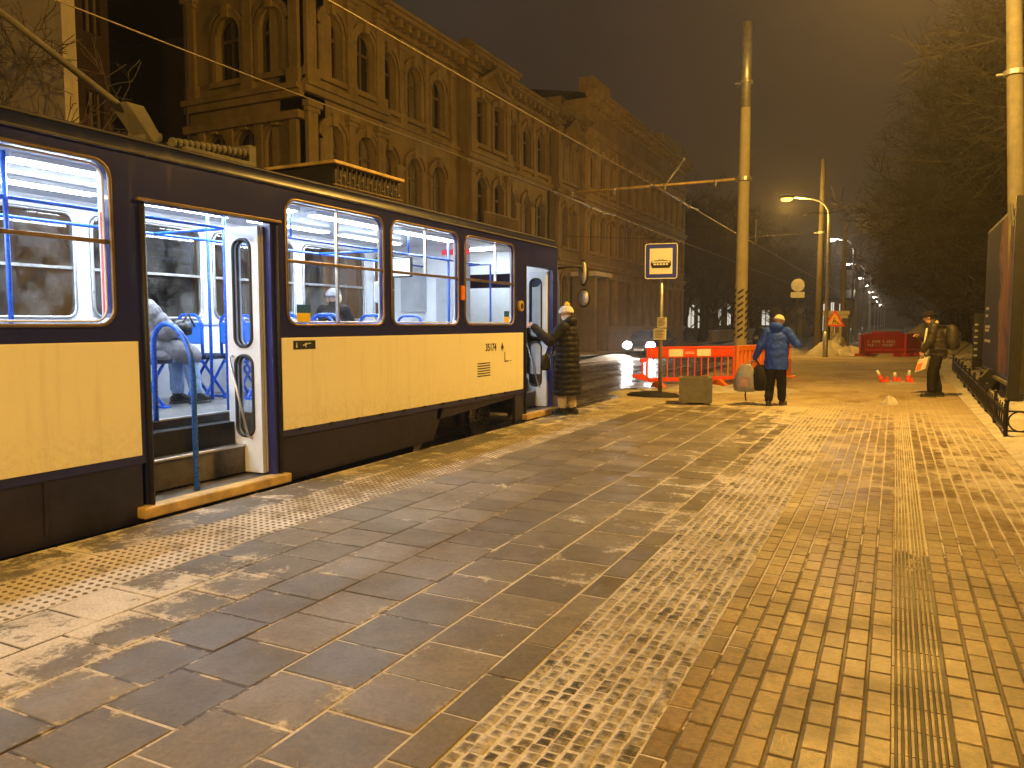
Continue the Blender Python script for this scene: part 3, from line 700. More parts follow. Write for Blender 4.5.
# low park wall along the far side
w_=empty('park_wall',(-15,90,0),0,'long low dark wall with snow on top running behind the far pavement','wall')
g=MB(); g.box(-15.0,-14.7,70,190,-.3,.9); g.build('wall','wall2',w_)
g=MB(); g.box(-15.08,-14.62,70,190,.9,1.0); g.build('snow_cap','snow',w_,bevel=.03)
# ------------------------------------------------------------------ SKY / LIGHT
W=bpy.data.worlds.new('World'); S.world=W; W.use_nodes=True; nt=W.node_tree
for n in list(nt.nodes): nt.nodes.remove(n)
out=nd(nt,'ShaderNodeOutputWorld'); bg=nd(nt,'ShaderNodeBackground'); tc=nd(nt,'ShaderNodeTexCoord').outputs['Generated']
sp=nd(nt,'ShaderNodeSeparateXYZ'); nt.links.new(tc,sp.inputs[0])
mp_=nd(nt,'ShaderNodeMapping'); mp_.inputs['Scale'].default_value=(1.5,1.5,4); nt.links.new(tc,mp_.inputs[0])
cl=noise(nt,mp_.outputs[0],1.3,5,.6,.6)
e=ramp(nt,sp.outputs[2],[(0.0,(.014,.008,.004)),(.18,(.028,.018,.011)),(.5,(.042,.029,.022)),(1,(.038,.027,.021))])
c=mix(nt,.8,e,ramp(nt,cl,[(.3,(.75,.74,.75)),(.7,(1.25,1.2,1.15))]),'MULTIPLY')
sky=nd(nt,'ShaderNodeTexSky',sky_type='NISHITA'); sky.sun_disc=False; sky.sun_elevation=R(-4); sky.sun_rotation=R(200)
sk=nd(nt,'ShaderNodeMix',data_type='RGBA',blend_type='ADD'); sk.inputs[0].default_value=.02; nt.links.new(c,sk.inputs[6]); nt.links.new(sky.outputs[0],sk.inputs[7])
nt.links.new(sk.outputs[2],bg.inputs[0]); bg.inputs[1].default_value=1.0; nt.links.new(bg.outputs[0],out.inputs[0])
sl=bpy.data.lights.new('sun','SUN'); sl.energy=.015; sl.angle=R(10); sl.color=(.9,.9,1)
so=bpy.data.objects.new('sun',sl); COL.objects.link(so); so.rotation_euler=(R(50),0,R(200))
# ------------------------------------------------------------------ STREET LAMPS
SOD=(1,.545,.095)
def lamp_post(x,y,h,reach,ang,label,power,col=SOD,lens='sodium',group=None,zb=0,r=.09,spot=True):
    """curved-arm street lamp; ang = direction of the arm"""
    L=empty('street_lamp',(x,y,zb),0,label,'street lamp',group)
    dx,dy=cos(ang),sin(ang); b_=.9
    pts=[(x,y,zb),(x,y,zb+h-b_)]+[(x+dx*b_*(1-cos(R(a))),y+dy*b_*(1-cos(R(a))),zb+h-b_+b_*sin(R(a))) for a in (20,40,60,78)]+[(x+dx*reach,y+dy*reach,zb+h+.12)]
    p=MB(); p.tube(pts,[r,r*.85]+[r*.55]*4+[r*.4],10); p.tube([(x,y,zb),(x,y,zb+1.2)],[r*1.35,r*1.3],12); p.build('post','galv',L,True)
    hx,hy,hz_=x+dx*(reach+.3),y+dy*(reach+.3),zb+h+.12
    rot=Matrix.Rotation(ang,3,'Z'); q=MB(); q.ell((hx,hy,hz_+.03),(.38,.15,.1),16,8,rot); q.build('lamp_head','lamph',L,True)
    q=MB(); q.ell((hx,hy,hz_-.06),(.27,.14,.12),14,8,rot); q.build('lens',lens,L,True)  # lens shape enlarged to imitate the glow around the lamp
    if power:
        l=bpy.data.lights.new('lamp_light','POINT'); l.energy=power; l.color=col; l.shadow_soft_size=.14
        lo=bpy.data.objects.new('lamp_light',l); COL.objects.link(lo); lo.location=(hx-x,hy-y,h-.12); lo.parent=L
    return L
PW=4300
lamp_post(2.75,13.9,8.3,2.1,PI,'street lamp arching over the pavement above the blue anorak',PW*1.35)
lamp_post(2.75,-7.5,8.3,2.1,PI,'street lamp behind the viewer lighting the near pavement',PW*1.85)
lamp_post(-2.9,39,7.4,1.6,PI,'tall sodium street lamp glowing orange on a curved arm beside the grey pole',PW*.55)
lamp_post(-14.0,31.0,8.6,1.6,0,'street lamp in front of the ochre facade',0,zb=-.08) if False else None
WH=(1,.86,.66)
for i,(y,hh) in enumerate(((70,8.5),(95,8.2),(125,8.2),(150,8.2),(180,8.2),(215,8.2),(255,8.2),(300,8.2))):
    lamp_post(-3.25,y,hh,1.4,PI,['first white street lamp beyond the orange one, right of the grey pole','second white street lamp, smaller and lower than the first'][i] if i<2 else 'tiny white street lamp far down the avenue',PW*(.16 if i<4 else .12),WH,'coldlamp','white street lamps receding along the avenue')
# ------------------------------------------------------------------ TRAM
TX=-5.3; TI=-5.36; FX=-7.80; FI=-7.74
tr=empty('tram',(-6.55,5.5,RZ),0,'navy and cream tram standing at the platform with lit interior and open doors','tram')
mt=lambda u,z,d:(TX+d,u,z); mf=lambda u,z,d:(FX-d,u,z)
near=[(-.95,.55),(.75,2.0),(2.2,3.9),(5.76,7.34),(7.5,9.04),(9.22,10.74)]
WZ=(1.54,2.76); RAD=.13
body=MB(); inner=MB()
def sidehole(a,b_,e=0): return opening(a-e,b_+e,WZ[0]-e,WZ[1]+e,0,RAD+e,5)
def sideseg(mb,mp,u0,u1,wins,d,z0=1.42,z1=2.86,e=0):
    walled(mb,mp,u0,u1,z0,z1,[(WZ[0]-.06,WZ[1]+.05,[(a-.03 if a-.03>u0 else u0,b_+.03,sidehole(a,b_,e)) for a,b_ in wins])],d)
# band above cream between doors
sideseg(body,mt,-1.6,4.17,near[:3],0)
sideseg(body,mt,5.58,11.18,near[3:],0)
walled(body,mt,4.17,5.58,2.5,2.86,[],0); walled(body,mt,11.18,12.30,2.48,2.86,[],0)
walled(body,mt,12.30,12.45,-.05,2.86,[],0)
# lower body behind cream
walled(body,mt,-1.6,4.17,.45,1.42,[],0); walled(body,mt,5.58,11.18,.45,1.42,[],0)
for a,b_ in near: reveal(body,mt,sidehole(a,b_),0,-.07)
# door jambs
for (u,z1) in ((4.17,2.5),(5.58,2.5),(11.18,2.48),(12.30,2.48)):
    body.box(TX-.09,TX-.003,u-.03,u+.03,-.02,z1)
body.box(TX-.09,TX-.003,4.2,5.55,2.5,2.56); body.box(TX-.09,TX-.003,11.2,12.28,2.48,2.54)
# far side
farw=[(-.95,.55),(.75,2.3),(2.5,4.05),(4.25,5.25),(5.45,6.9),(7.1,8.55),(8.75,10.2),(10.45,11.6)]
WF=(1.62,2.70)
def farhole(a,b_): return opening(a,b_,WF[0],WF[1],0,.11,4)
def farseg(mb,mp,d):
    walled(mb,mp,-1.6,12.45,.1,2.86,[(WF[0]-.05,WF[1]+.05,[(a-.05,b_+.05,farhole(a,b_)) for a,b_ in farw])],d)
farseg(body,mf,0)
# curved roof edge + roof: extrude section along Y
sec=[(TX,2.86),(TX-.015,2.93),(TX-.06,2.985),(TX-.16,3.03),(TX-.45,3.075),(TX-1.25,3.11),(FX+.45,3.075),(FX+.16,3.03),(FX+.06,2.985),(FX+.015,2.93),(FX,2.86)]
def extr(mb,sec,y0,y1,caps=False):
    n=len(sec); mb.add([(x,y0,z) for x,z in sec]+[(x,y1,z) for x,z in sec],[(i,i+1,n+i+1,n+i) for i in range(n-1)]+([tuple(range(n)),tuple(range(2*n-1,n-1,-1))] if caps else []))
bo=body.build('body','navyhi',tr,bevel=0)
roof=MB(); extr(roof,sec,-1.6,12.45,True); auto(roof.build('roof','navy',tr),50)
# front and rear ends, tapered
def endcap(y0,y1,name):
    m=MB(); K=[]
    for t in (0,.5,.85,1.0):
        y=y0+(y1-y0)*t; k=t*t*.42
        K.append([(TX-k,y,-.05),(TX-k,y,1.42),(TX-k-.06*t,y-(.0),2.3),(TX-k-.12*t,y-(y1-y0)*.12*t,2.86),(TX-k-.4,y-(y1-y0)*.15*t,3.0),(FX+k+.4,y-(y1-y0)*.15*t,3.0),(FX+k+.12*t,y-(y1-y0)*.12*t,2.86),(FX+k+.06*t,y,2.3),(FX+k,y,1.42),(FX+k,y,-.05)])
    n=len(K[0]); m.add([p for r in K for p in r],[(i*n+j,i*n+j+1,(i+1)*n+j+1,(i+1)*n+j) for i in range(3) for j in range(n-1)]+[tuple(3*n+j for j in range(n))])
    return m.build(name,'navyhi',tr,False)
endcap(12.45,13.25,'front_end'); endcap(-1.6,-2.3,'rear_end')
g=MB(); g.add([(-5.95,13.262,1.45),(-7.15,13.262,1.45),(-7.15,13.24,2.35),(-5.95,13.24,2.35)],[(0,1,2,3)]); g.build('windscreen','glass',tr)
# rain gutter
g=MB(); g.tube([(TX+.012,-1.6,2.868),(TX+.012,12.4,2.868)],.012,6); g.tube([(TX-.05,-1.6,2.985),(TX-.05,12.4,2.985)],.010,6); g.build('gutter','roofm',tr,True)
# cream panels
def creampanel(y0,y1): 
    g=MB(); g.box(TX+.001,TX+.010,y0,y1,.515,1.415); return g.build('side_panel','cream',tr,bevel=.004)
creampanel(-1.58,4.09); cp=creampanel(5.66,11.06)
# skirts
g=MB(); g.box(TX-.04,TX-.01,-1.6,4.10,-.02,.51); g.box(TX-.012,TX-.004,.9,.93,-.02,.5); g.box(TX-.012,TX-.002,3.3,3.33,.05,.5); g.build('skirt','skirt',tr,bevel=.008)
g=MB(); g.prism([(TX-.02,5.66,.51),(TX-.02,8.7,.51),(TX-.02,8.7,.49),(TX-.02,8.42,.04),(TX-.02,5.66,.0)],(-.03,0,0)); g.build('skirt','skirt',tr,bevel=.006)
g=MB(); g.prism([(TX-.02,8.55,.51),(TX-.02,10.82,.51),(TX-.02,10.82,.40),(TX-.02,8.5,.30)],(-.03,0,0)); g.box(TX-.0,TX+.004,8.6,10.7,.44,.46); g.build('skirt','skirt',tr,bevel=.006)
g=MB(); g.box(TX-.06,TX-.006,10.80,11.14,-.1,.51); g.build('skirt','navy',tr,bevel=.006)
for i in range(11):
    y=5.9+i*.45; g=MB(); g.box(TX-.005,TX+.014,y,y+.05,.49,.52); g.build('latch','blackm',tr)
# under floor: chassis and wheels
g=MB(); g.box(-7.5,-5.75,-1.4,12.3,.30,.6); g.box(-7.7,-5.42,3.6,4.1,-.15,.45); g.box(-7.7,-5.42,5.66,8.1,-.12,.45); g.build('chassis','blackm',tr)
for yc in (.7,9.45):
    bg_=MB(); bg_.box(-6.0,-5.85,yc-1.25,yc+1.25,.05,.22); bg_.box(-7.25,-7.1,yc-1.25,yc+1.25,.05,.22); bg_.box(-7.2,-5.9,yc-.2,yc+.2,.05,.3)
    for yy in (yc-.5,yc+.5): bg_.tube([(-5.8,yy,.02),(-5.8,yy,.34)],.07,10)
    bo_=bg_.build('bogie','skirt',tr)
    for yy in (yc-.95,yc+.95):
        w=MB()
        for x in (-5.78,-7.32):
            w.tube([(x-.06,yy,.12),(x+.06,yy,.12)],.33,24); w.tube([(x+.06,yy,.12),(x+.09,yy,.12)],.15,14); w.tube([(x-.09,yy,.12),(x-.06,yy,.12)],.36,24)
        w.tube([(-7.3,yy,.12),(-5.8,yy,.12)],.07,10); w.build('wheel','rail',bo_)
# windows: pane, rim, divider bars
def rim(pts,d,r,mp,n=6): 
    m=MB(); P_=[mp(p[0],p[1],d) for p,_ in pts]; P_.append(P_[0]); m.tube(P_,r,n,False); return m
for i,(a,b_) in enumerate(near):
    pts=sidehole(a,b_); w=rim(pts,.004,.016,mt).build('window','gasket',tr,True)
    g=MB(); g.add([mt(*p,-.035) for p,_ in pts],[tuple(range(len(pts)))]); g.build('pane','glass',w)
    g=MB(); zt=2.165; g.box(TX-.045,TX-.008,a,b_,zt-.016,zt+.016); g.build('transom','gasket',w,bevel=.004)
    g=MB(); um=(a+b_)/2 if i!=5 else a+.95; g.box(TX-.045,TX-.012,um-.012,um+.012,zt+.01 if i!=3 else WZ[0],WZ[1]-.0); g.build('mullion','alu',w)
    g=MB(); q=sidehole(a,b_,-.03); P_=[mt(p[0],p[1],-.04) for p,_ in q]; P_.append(P_[0]); g.tube(P_,.010,5,False); g.build('inner_rim','white',w,True)
for i,(a,b_) in enumerate(farw):
    pts=farhole(a,b_); w=rim(pts,-.07,.02,mf).build('window','alu',tr,True)
    g=MB(); g.add([mf(*p,-.03) for p,_ in pts],[tuple(range(len(pts)))]); g.build('pane','glassfar',w)
    g=MB(); g.box(FI-.03,FI+.01,a,b_,2.12,2.15); g.build('transom','alu',w)
# stickers
def sticker(y0,z0,w,h,d=-.028):
    s=MB(); s.quad(mt(y0,z0,d),mt(y0+w,z0,d),mt(y0+w,z0+h/2,d),mt(y0,z0+h/2,d)); o=s.build('sticker','yellow',tr)
    s=MB(); s.quad(mt(y0,z0+h/2,d),mt(y0+w,z0+h/2,d),mt(y0+w,z0+h,d),mt(y0,z0+h,d)); s.build('print','ublue',o)
sticker(5.92,1.575,.20,.17); sticker(10.46,1.575,.17,.17)
# interior lining
inn=MB(); farseg(inn,mf,-.06)
for a,b_ in farw: reveal(inn,mf,farhole(a,b_),0,-.06)
mi_=lambda u,z,d:(TI-d,u,z)
sideseg(inn,mi_,-1.55,4.17,near[:3],0.01,.66,2.86,.01); sideseg(inn,mi_,5.58,11.18,near[3:],0.01,.66,2.86,.01)
inn.quad((TI-.01,12.28,.3),(TI-.01,12.43,.3),(TI-.01,12.43,2.86),(TI-.01,12.28,2.86))
inn.quad((TI,-1.55,.1),(FI,-1.55,.1),(FI,-1.55,2.86),(TI,-1.55,2.86)); 
inn.build('lining','white',tr)
g=MB(); g.box(FI+.0,FI+.012,-1.5,12.4,.66,1.12); g.box(FI+.0,FI+.02,-1.5,11.9,1.54,1.57); g.build('lower_panel','greyi',tr)
g=MB(); g.box(FI,TI,-1.58,12.43,2.84,2.858); g.build('ceiling','white',tr)
g=MB(); g.box(FI+.02,TI-.02,-1.55,4.14,.60,.68)
g.box(FI+.02,TI-.02,5.62,11.15,.60,.68); g.box(FI+.02,-5.95,4.14,5.62,.60,.68); g.box(FI+.02,-5.95,11.15,12.42,.60,.68)
g.build('floor','floorv',tr)
def steps(y0,y1):
    s=MB(); s.box(-6.0,-5.953,y0,y1,.12,.665); s.box(-5.955,-5.62,y0,y1,.12,.385); s.box(-5.62,-5.33,y0,y1,.02,.10)
    s.box(-5.95,-5.36,y1-.02,y1+.0,.1,.68); s.box(-5.95,-5.36,y0,y0+.02,.1,.68)
    o=s.build('steps','stepm',tr)
    e=MB(); e.box(-5.97,-5.925,y0+.02,y1-.02,.668,.688); e.box(-5.645,-5.60,y0+.02,y1-.02,.37,.392); e.build('nosing','alu',o,bevel=.004)
    e=MB(); e.box(-5.36,-5.215,y0-.10,y1+.06,.015,.105); e.build('sill','stepedge',o,bevel=.012)
steps(4.14,5.62); steps(11.15,12.34)
# ceiling lights
for x in (-6.05,-7.0):
    for y in (-.8,.9,2.6,4.3,6.0,7.7,9.4):
        g=MB(); g.box(x-.09,x+.09,y-.72,y+.72,2.80,2.842); o=g.build('ceiling_light','white',tr,bevel=.01)
        g=MB(); g.box(x-.06,x+.06,y-.68,y+.68,2.785,2.799); g.build('diffuser','tube',o)
g=MB(); g.box(-6.8,-6.2,11.7,11.85,2.82,2.838); g.build('ceiling_light','tube',tr)
# handrails
def rail(pts,r=.017,name='handrail'): 
    g=MB(); g.tube(pts,r,8); return g.build(name,'blue',tr,True)
def arc(c,r,a0,a1,ax,n=8):
    o=[]
    for i in range(n+1):
        a=R(a0+(a1-a0)*i/n); o.append((c[0]+ax[0]*r*cos(a),c[1]+ax[1]*r*cos(a),c[2]+r*sin(a)))
    return o
for x in (-6.0,-7.05): rail([(x,-1.4,2.5),(x,10.9,2.5)],.016)
for (x,y) in ((-6.03,5.68),(-6.0,3.55),(-6.0,8.3),(-7.05,3.3),(-7.05,9.9),(-6.0,9.95),(-7.05,6.4),(-6.0,1.2)):
    rail([(x,y,.68),(x,y,2.84)],.018)
for y in (3.55,5.68,8.3): rail([(-6.0,y,2.5),(-7.05,y,2.5)],.016)
for y in (6.6,8.9): rail([(-6.0,y,2.5),(-6.0,y,2.84)],.012)
# arch shaped divider rail on the rear door steps
rail([(-5.92,4.73,.68),(-5.92,4.73,1.35)]+[(-5.92+.02*i,4.73-.0*i+.0,1.35) for i in range(0)]+
     [(-5.92+.52*(1-cos(R(a)))/2,4.73-.02*(1-cos(R(a))),1.35+.27*sin(R(a))-.16*(1-cos(R(a)))/2) for a in range(15,181,15)]+[(-5.40,4.70,1.1),(-5.40,4.70,.11)],.024)
rail([(-6.3,10.85,1.45),(-7.6,10.85,1.45)],.016); rail([(-5.85,11.0,1.5),(-5.85,11.0,2.5),(-6.25,11.0,2.5)],.016); rail([(-7.5,8.6,1.55),(-7.5,10.6,1.55)],.014)
# front door boarding rail
rail([(-5.42,11.42,.11),(-5.42,11.42,1.45),(-5.5,11.45,1.6),(-5.75,11.5,1.65)],.022)
# seats: shell, cushion, hoop, legs
def seat(x,y,face=1,first=[]):
    if not first:
        s=MB(); X,Y,Z=0,0,0
        s.box(-.21,.21,-.22,-.185,.64,.89); o=s.build('seat','seatb',tr,local=True,bevel=.015)
        c=MB(); c.box(-.21,.21,-.18,.24,.46,.52); c.build('cushion','cushion',o,local=True,bevel=.02)
        h=MB(); h.tube([(-.19,-.20,.50),(-.19,-.21,.88),(-.16,-.215,.94),(-.1,-.22,.975),(.1,-.22,.975),(.16,-.215,.94),(.19,-.21,.88),(.19,-.20,.5)],.018,8)
        h.tube([(-.17,-.2,.44),(.17,-.2,.44)],.016,8); h.build('hoop','blue',o,True,local=True)
        l=MB()
        for sx in (-.14,.14): l.tube([(sx,-.18,.46),(sx,.16,.02)],.017,8); l.tube([(sx,.18,.46),(sx,-.14,.02)],.017,8)
        l.box(-.2,.2,-.2,-.12,.0,.02); l.box(-.2,.2,.12,.2,.0,.02); l.build('leg','blue',o,local=True)
        first.append(o)
    else:
        src=first[0]; o=src.copy(); COL.objects.link(o); o.parent=tr
        for ch in list(src.children): c=ch.copy(); COL.objects.link(c); c.parent=o
    o.location=(x+6.55,y-5.5,.68-RZ); o.rotation_euler=(0,0,0 if face>0 else PI); return o
for y in (-.6,.4,1.4,2.35,3.2): seat(-5.68,y)
for y in (-.6,.4,1.4,2.35,3.3,6.55,7.35,8.3): seat(-7.32,y)
for y in (6.35,7.0,7.85,8.65): seat(-5.68,y)
for y in (6.75,8.3): seat(-6.85,y)
seat(-6.93,5.36)
# validator, screen, cab partition
g=MB(); g.box(-6.07,-5.93,8.2,8.32,1.82,2.1); o=g.build('ticket_validator','greyi',tr,bevel=.02)
g=MB(); g.box(-6.5,-6.46,9.3,9.7,2.28,2.55) if False else g.box(-6.9,-6.5,9.7,9.75,2.25,2.55); o=g.build('display','blackm',tr,bevel=.01)
g=MB(); g.quad((-6.88,9.695,2.27),(-6.52,9.695,2.27),(-6.52,9.695,2.53),(-6.88,9.695,2.53)); g.build('screen','screen',o)
g=MB(); g.box(-7.7,-6.3,10.98,11.02,.68,2.84); g.box(-6.32,-6.28,10.9,11.1,.68,2.84); o=g.build('cab_partition','white',tr)
g=MB(); g.box(-6.85,-6.45,10.955,10.975,1.6,2.3); g.build('notice_frame','greyi',o); g=MB(); g.box(-7.55,-7.05,10.95,10.975,1.75,2.5); g.build('cab_window','greyi',o)
g=MB(); g.box(-6.7,-6.2,10.9,10.96,2.68,2.76); g.build('destination_display','redled',tr)
g=MB(); walled(g,mpy(12.42),-7.7,-5.4,.68,2.84,[(2.15,2.5,[(-7.6,-5.5,opening(-7.5,-5.6,2.2,2.45,0,.1,4))])],0); g.build('lining','white',tr)
g=MB(); g.box(-7.6,-5.5,12.2,12.24,.68,1.5); g.build('dashboard','greyi',tr)
g=MB(); g.box(FI,TI,3.62,3.66,2.25,2.3); g.tube([(-6.7,3.7,.68),(-6.7,3.7,2.8)],.02,8)
g=MB(); g.tube([(-5.46,3.95,.9),(-5.46,3.95,2.4)],.022,8); g.build('red_rail','redp',tr,True)
g=MB(); g.box(-5.62,-5.40,4.02,4.12,.68,2.84); g.build('door_pillar','white',tr,bevel=.02)
g=MB(); g.box(-6.6,-6.25,3.6,3.63,1.9,2.45); g.build('notice','paper',tr)
# door leaves
def leaf(y,z0,z1,x0=-5.81,x1=-5.39,bar=True,rot=0):
    mm=lambda u,z,d:(u,y-d,z); m=MB(); a,b_=x0+.10,x1-.10; zm=(z0+z1)/2; h1=(zm+.04,z1-.12); h0=(z0+.35,zm-.05)
    P1=opening(a,b_,h1[0],h1[1],0,.09,5); P0=opening(a,b_,h0[0],h0[1],0,.09,5)
    for d,s in ((.02,1),(-.02,1)): walled(m,mm,x0,x1,z0,z1,[(h0[0]-.03,h0[1]+.02,[(x0,x1,P0)]),(h1[0]-.03,h1[1]+.03,[(x0,x1,P1)])],d)
    m.quad(mm(x0,z0,.02),mm(x0,z1,.02),mm(x0,z1,-.02),mm(x0,z0,-.02)); m.quad(mm(x1,z0,.02),mm(x1,z1,.02),mm(x1,z1,-.02),mm(x1,z0,-.02)); m.quad(mm(x0,z1,.02),mm(x1,z1,.02),mm(x1,z1,-.02),mm(x0,z1,-.02))
    for P_ in (P0,P1): reveal(m,mm,P_,.02,-.02)
    d_=m.build('door','doorw',tr)
    for P_ in (P0,P1):
        r=MB(); q=[mm(p[0],p[1],.022) for p,_ in P_]; q.append(q[0]); r.tube(q,.016,6,False); r.build('seal','black',d_,True)
        r=MB(); r.add([mm(*p,0) for p,_ in P_],[tuple(range(len(P_)))]); r.build('pane','glass',d_)
    if bar:
        r=MB(); r.tube([(a-.03,y-.03,zm-.05),(a-.03,y-.075,zm-.07),(x1-.13,y-.075,z0+.36),(x1-.12,y-.03,z0+.33)],.012,8); r.build('handle','alu',d_,True)
leaf(5.50,.12,2.47); leaf(5.555,.12,2.47,bar=False); leaf(12.22,.12,2.45); leaf(12.27,.12,2.45,bar=False)
# door header with bracket
g=MB(); g.box(TX-.02,TX+.03,4.12,5.68,2.505,2.53); g.build('door_track','gasket',tr,bevel=.004)
for (y,r_) in ((4.165,.022),(5.62,.016),(11.15,.016)): g=MB(); g.tube([(TX+.01,y,.0),(TX+.01,y,2.48)],r_,6); g.build('door_seal','black',tr,True)
# marker light, vent, buttons, mirror
g=MB(); g.box(TX+.0,TX+.035,9.09,9.18,1.87,2.07); g.build('marker_light','orangeL',tr,bevel=.015)
g=MB(); g.tube([(TX,10.93,1.83),(TX+.05,10.93,1.83)],.085,18); o=g.build('fuel_cap','stepedge',tr,bevel=.01); o.name='buzzer'
g=MB(); g.tube([(TX+.051,10.93,1.83),(TX+.056,10.93,1.83)],.045,14); g.build('button','black',o)
g=MB()
for i in range(6): g.box(TX+.011,TX+.015,9.55,9.93,.80+i*.036,.812+i*.036)
g.build('vent','black',tr)
g=MB(); g.box(TX+.011,TX+.014,5.82,6.14,1.30,1.385); o=g.build('label_plate','black',tr)
# small white pictograms on the plate: standing figure and wheeled figure
g=MB(); x=TX+.0165
def q2(y0,y1,z0,z1): g.quad((x,y0,z0),(x,y1,z0),(x,y1,z1),(x,y0,z1))
q2(5.855,5.87,1.315,1.35); q2(5.857,5.868,1.355,1.366); q2(5.95,6.0,1.335,1.345); q2(5.98,6.02,1.345,1.36); q2(5.99,6.0,1.315,1.34); q2(6.0,6.07,1.352,1.36)
g.build('pictogram','signwhite',o)
mtx=Matrix(((0,0,1,TX+.012),(1,0,0,9.96),(0,1,0,1.205),(0,0,0,1)))
textmesh('35174',.15,'black','number',mtx,tr,.0015,sx=.85)
g=MB(); x=TX+.013
q2(10.395,10.415,.98,1.13); q2(10.395,10.53,.98,.995); q2(10.56,10.62,.985,.995); g.add([(x,10.27,1.18),(x,10.37,1.18),(x,10.32,1.28)],[(0,1,2)]); q2(10.30,10.34,1.15,1.17); g.build('marking','black',tr)
mr=MB(); mr.tube([(-5.5,12.9,2.55),(-5.15,13.2,2.6),(-5.12,13.25,2.4)],.018,8); mo=mr.build('mirror_arm','blackm',tr,True)
mr=MB(); mr.ell((-5.13,13.27,2.48),(.10,.04,.24),16,10); mr.ell((-5.12,13.27,2.02),(.13,.04,.17),16,10); mo2=mr.build('mirror','blackm',tr,True)
mr=MB(); mr.ell((-5.13,13.235,2.48),(.08,.02,.21),16,10); mr.ell((-5.12,13.235,2.02),(.11,.02,.145),16,10); mr.build('mirror_glass','alu',mo2,True)
# roof equipment
rz=3.08
g=MB(); g.box(-6.95,-6.15,4.6,7.0,rz,rz+.12); g.box(-6.8,-6.3,5.5,6.4,rz+.12,rz+.22); o=g.build('trolley_base','block',tr,bevel=.015)
g=MB(); g.tube([(-6.55,5.45,3.3),(-6.55,6.4,3.42)],.05,10)
for i in range(14): g.tube([(-6.4,5.4+i*.07,3.32+i*.006),(-6.4,5.425+i*.07,3.322+i*.006)],.05,10)
g.tube([(-6.7,5.2,3.2),(-6.7,5.2,3.52)],.04,8); g.box(-6.72,-6.38,6.4,6.5,3.2,3.5); g.build('spring','block',o)
g=MB(); g.prism([(-6.66,4.93,3.60),(-6.66,5.22,3.28),(-6.66,5.30,3.36),(-6.66,5.12,3.60)],(.24,0,0)); g.box(-6.64,-6.46,5.15,5.35,3.15,3.4); g.build('bracket','block',o,bevel=.01)
g=MB(); g.tube([(-6.55,5.02,3.55),(-6.55,4.0,4.02),(-6.55,.2,5.66)],[.034,.03,.018],10); g.build('trolley_pole','block',tr,True)
g=MB(); g.box(-6.62,-6.48,.05,.3,5.62,5.72); g.build('trolley_shoe','blackm',tr)
g=MB(); g.box(-6.95,-5.86,7.2,8.62,3.41,3.45); o=g.build('resistor_cover','stepedge',tr,bevel=.008)
g=MB(); g.box(-6.9,-5.93,7.25,8.57,3.14,3.405)
g.build('resistor_box','black',o)
g=MB()
for i in range(15):
    y=7.3+i*.087
    g.tube([(-5.90,y,3.14),(-5.90,y,3.40)],.010,6); g.ell((-5.89,y,3.22+.07*(i%2)),.022,8,6)
g.tube([(-5.89,7.2,3.17),(-5.89,8.6,3.17)],.012,6); g.build('resistor_bank','gasket',o)
# ------------------------------------------------------------------ PEOPLE
V=Vector
STAND=dict(pel=(0,0,.96),chest=(0,.0,1.28),neck=(0,0,1.47),head=(0,.02,1.62),
  shL=(-.18,0,1.41),elL=(-.23,-.03,1.13),wrL=(-.23,.03,.88),shR=(.18,0,1.41),elR=(.23,-.03,1.13),wrR=(.23,.03,.88),
  hipL=(-.09,0,.93),knL=(-.10,.03,.50),anL=(-.11,0,.09),hipR=(.09,0,.93),knR=(.10,.03,.50),anR=(.11,0,.09),
  face=(0,1,0),footL=(0,1,0),footR=(0,1,0),handL=(0,.1,-1),handR=(0,.1,-1),palmL=(1,0,0),palmR=(-1,0,0),curl=35)
def hand(m,w,d,pn,curl,side,s=1.):
    """palm, four unequal bent fingers and a thumb leaving the side of the palm"""
    w=V(w); d=V(d).normalized(); pn=V(pn); pn=(pn-d*pn.dot(d)).normalized(); t=d.cross(pn).normalized()*side
    m.cap(w,w+d*.03*s,.026*s,.028*s)
    for k in (-1,0,1): m.cap(w+d*.02*s+t*k*.018*s,w+d*.082*s+t*k*.024*s,.0165*s,.014*s)
    for i,(off,L) in enumerate(((.033,.070),(.011,.080),(-.011,.075),(-.033,.058))):
        p=w+d*.085*s+t*off*s; a=d.copy()
        for j,f in enumerate((.45,.32,.23)):
            ang=R(curl*(.7 if j==0 else 1.)); a=(a*cos(ang)+pn*sin(ang)).normalized(); q=p+a*L*f*s
            m.cap(p,q,(.0098-.001*j)*s,(.0090-.001*j)*s,8); p=q
    p=w+d*.03*s+t*.028*s; a=(d*.6+t*.75+pn*.25).normalized(); q=p+a*.04*s; m.cap(p,q,.014*s,.011*s,8)
    a=(d*.85+t*.2+pn*.5).normalized(); m.cap(q,q+a*.032*s,.0105*s,.009*s,8)
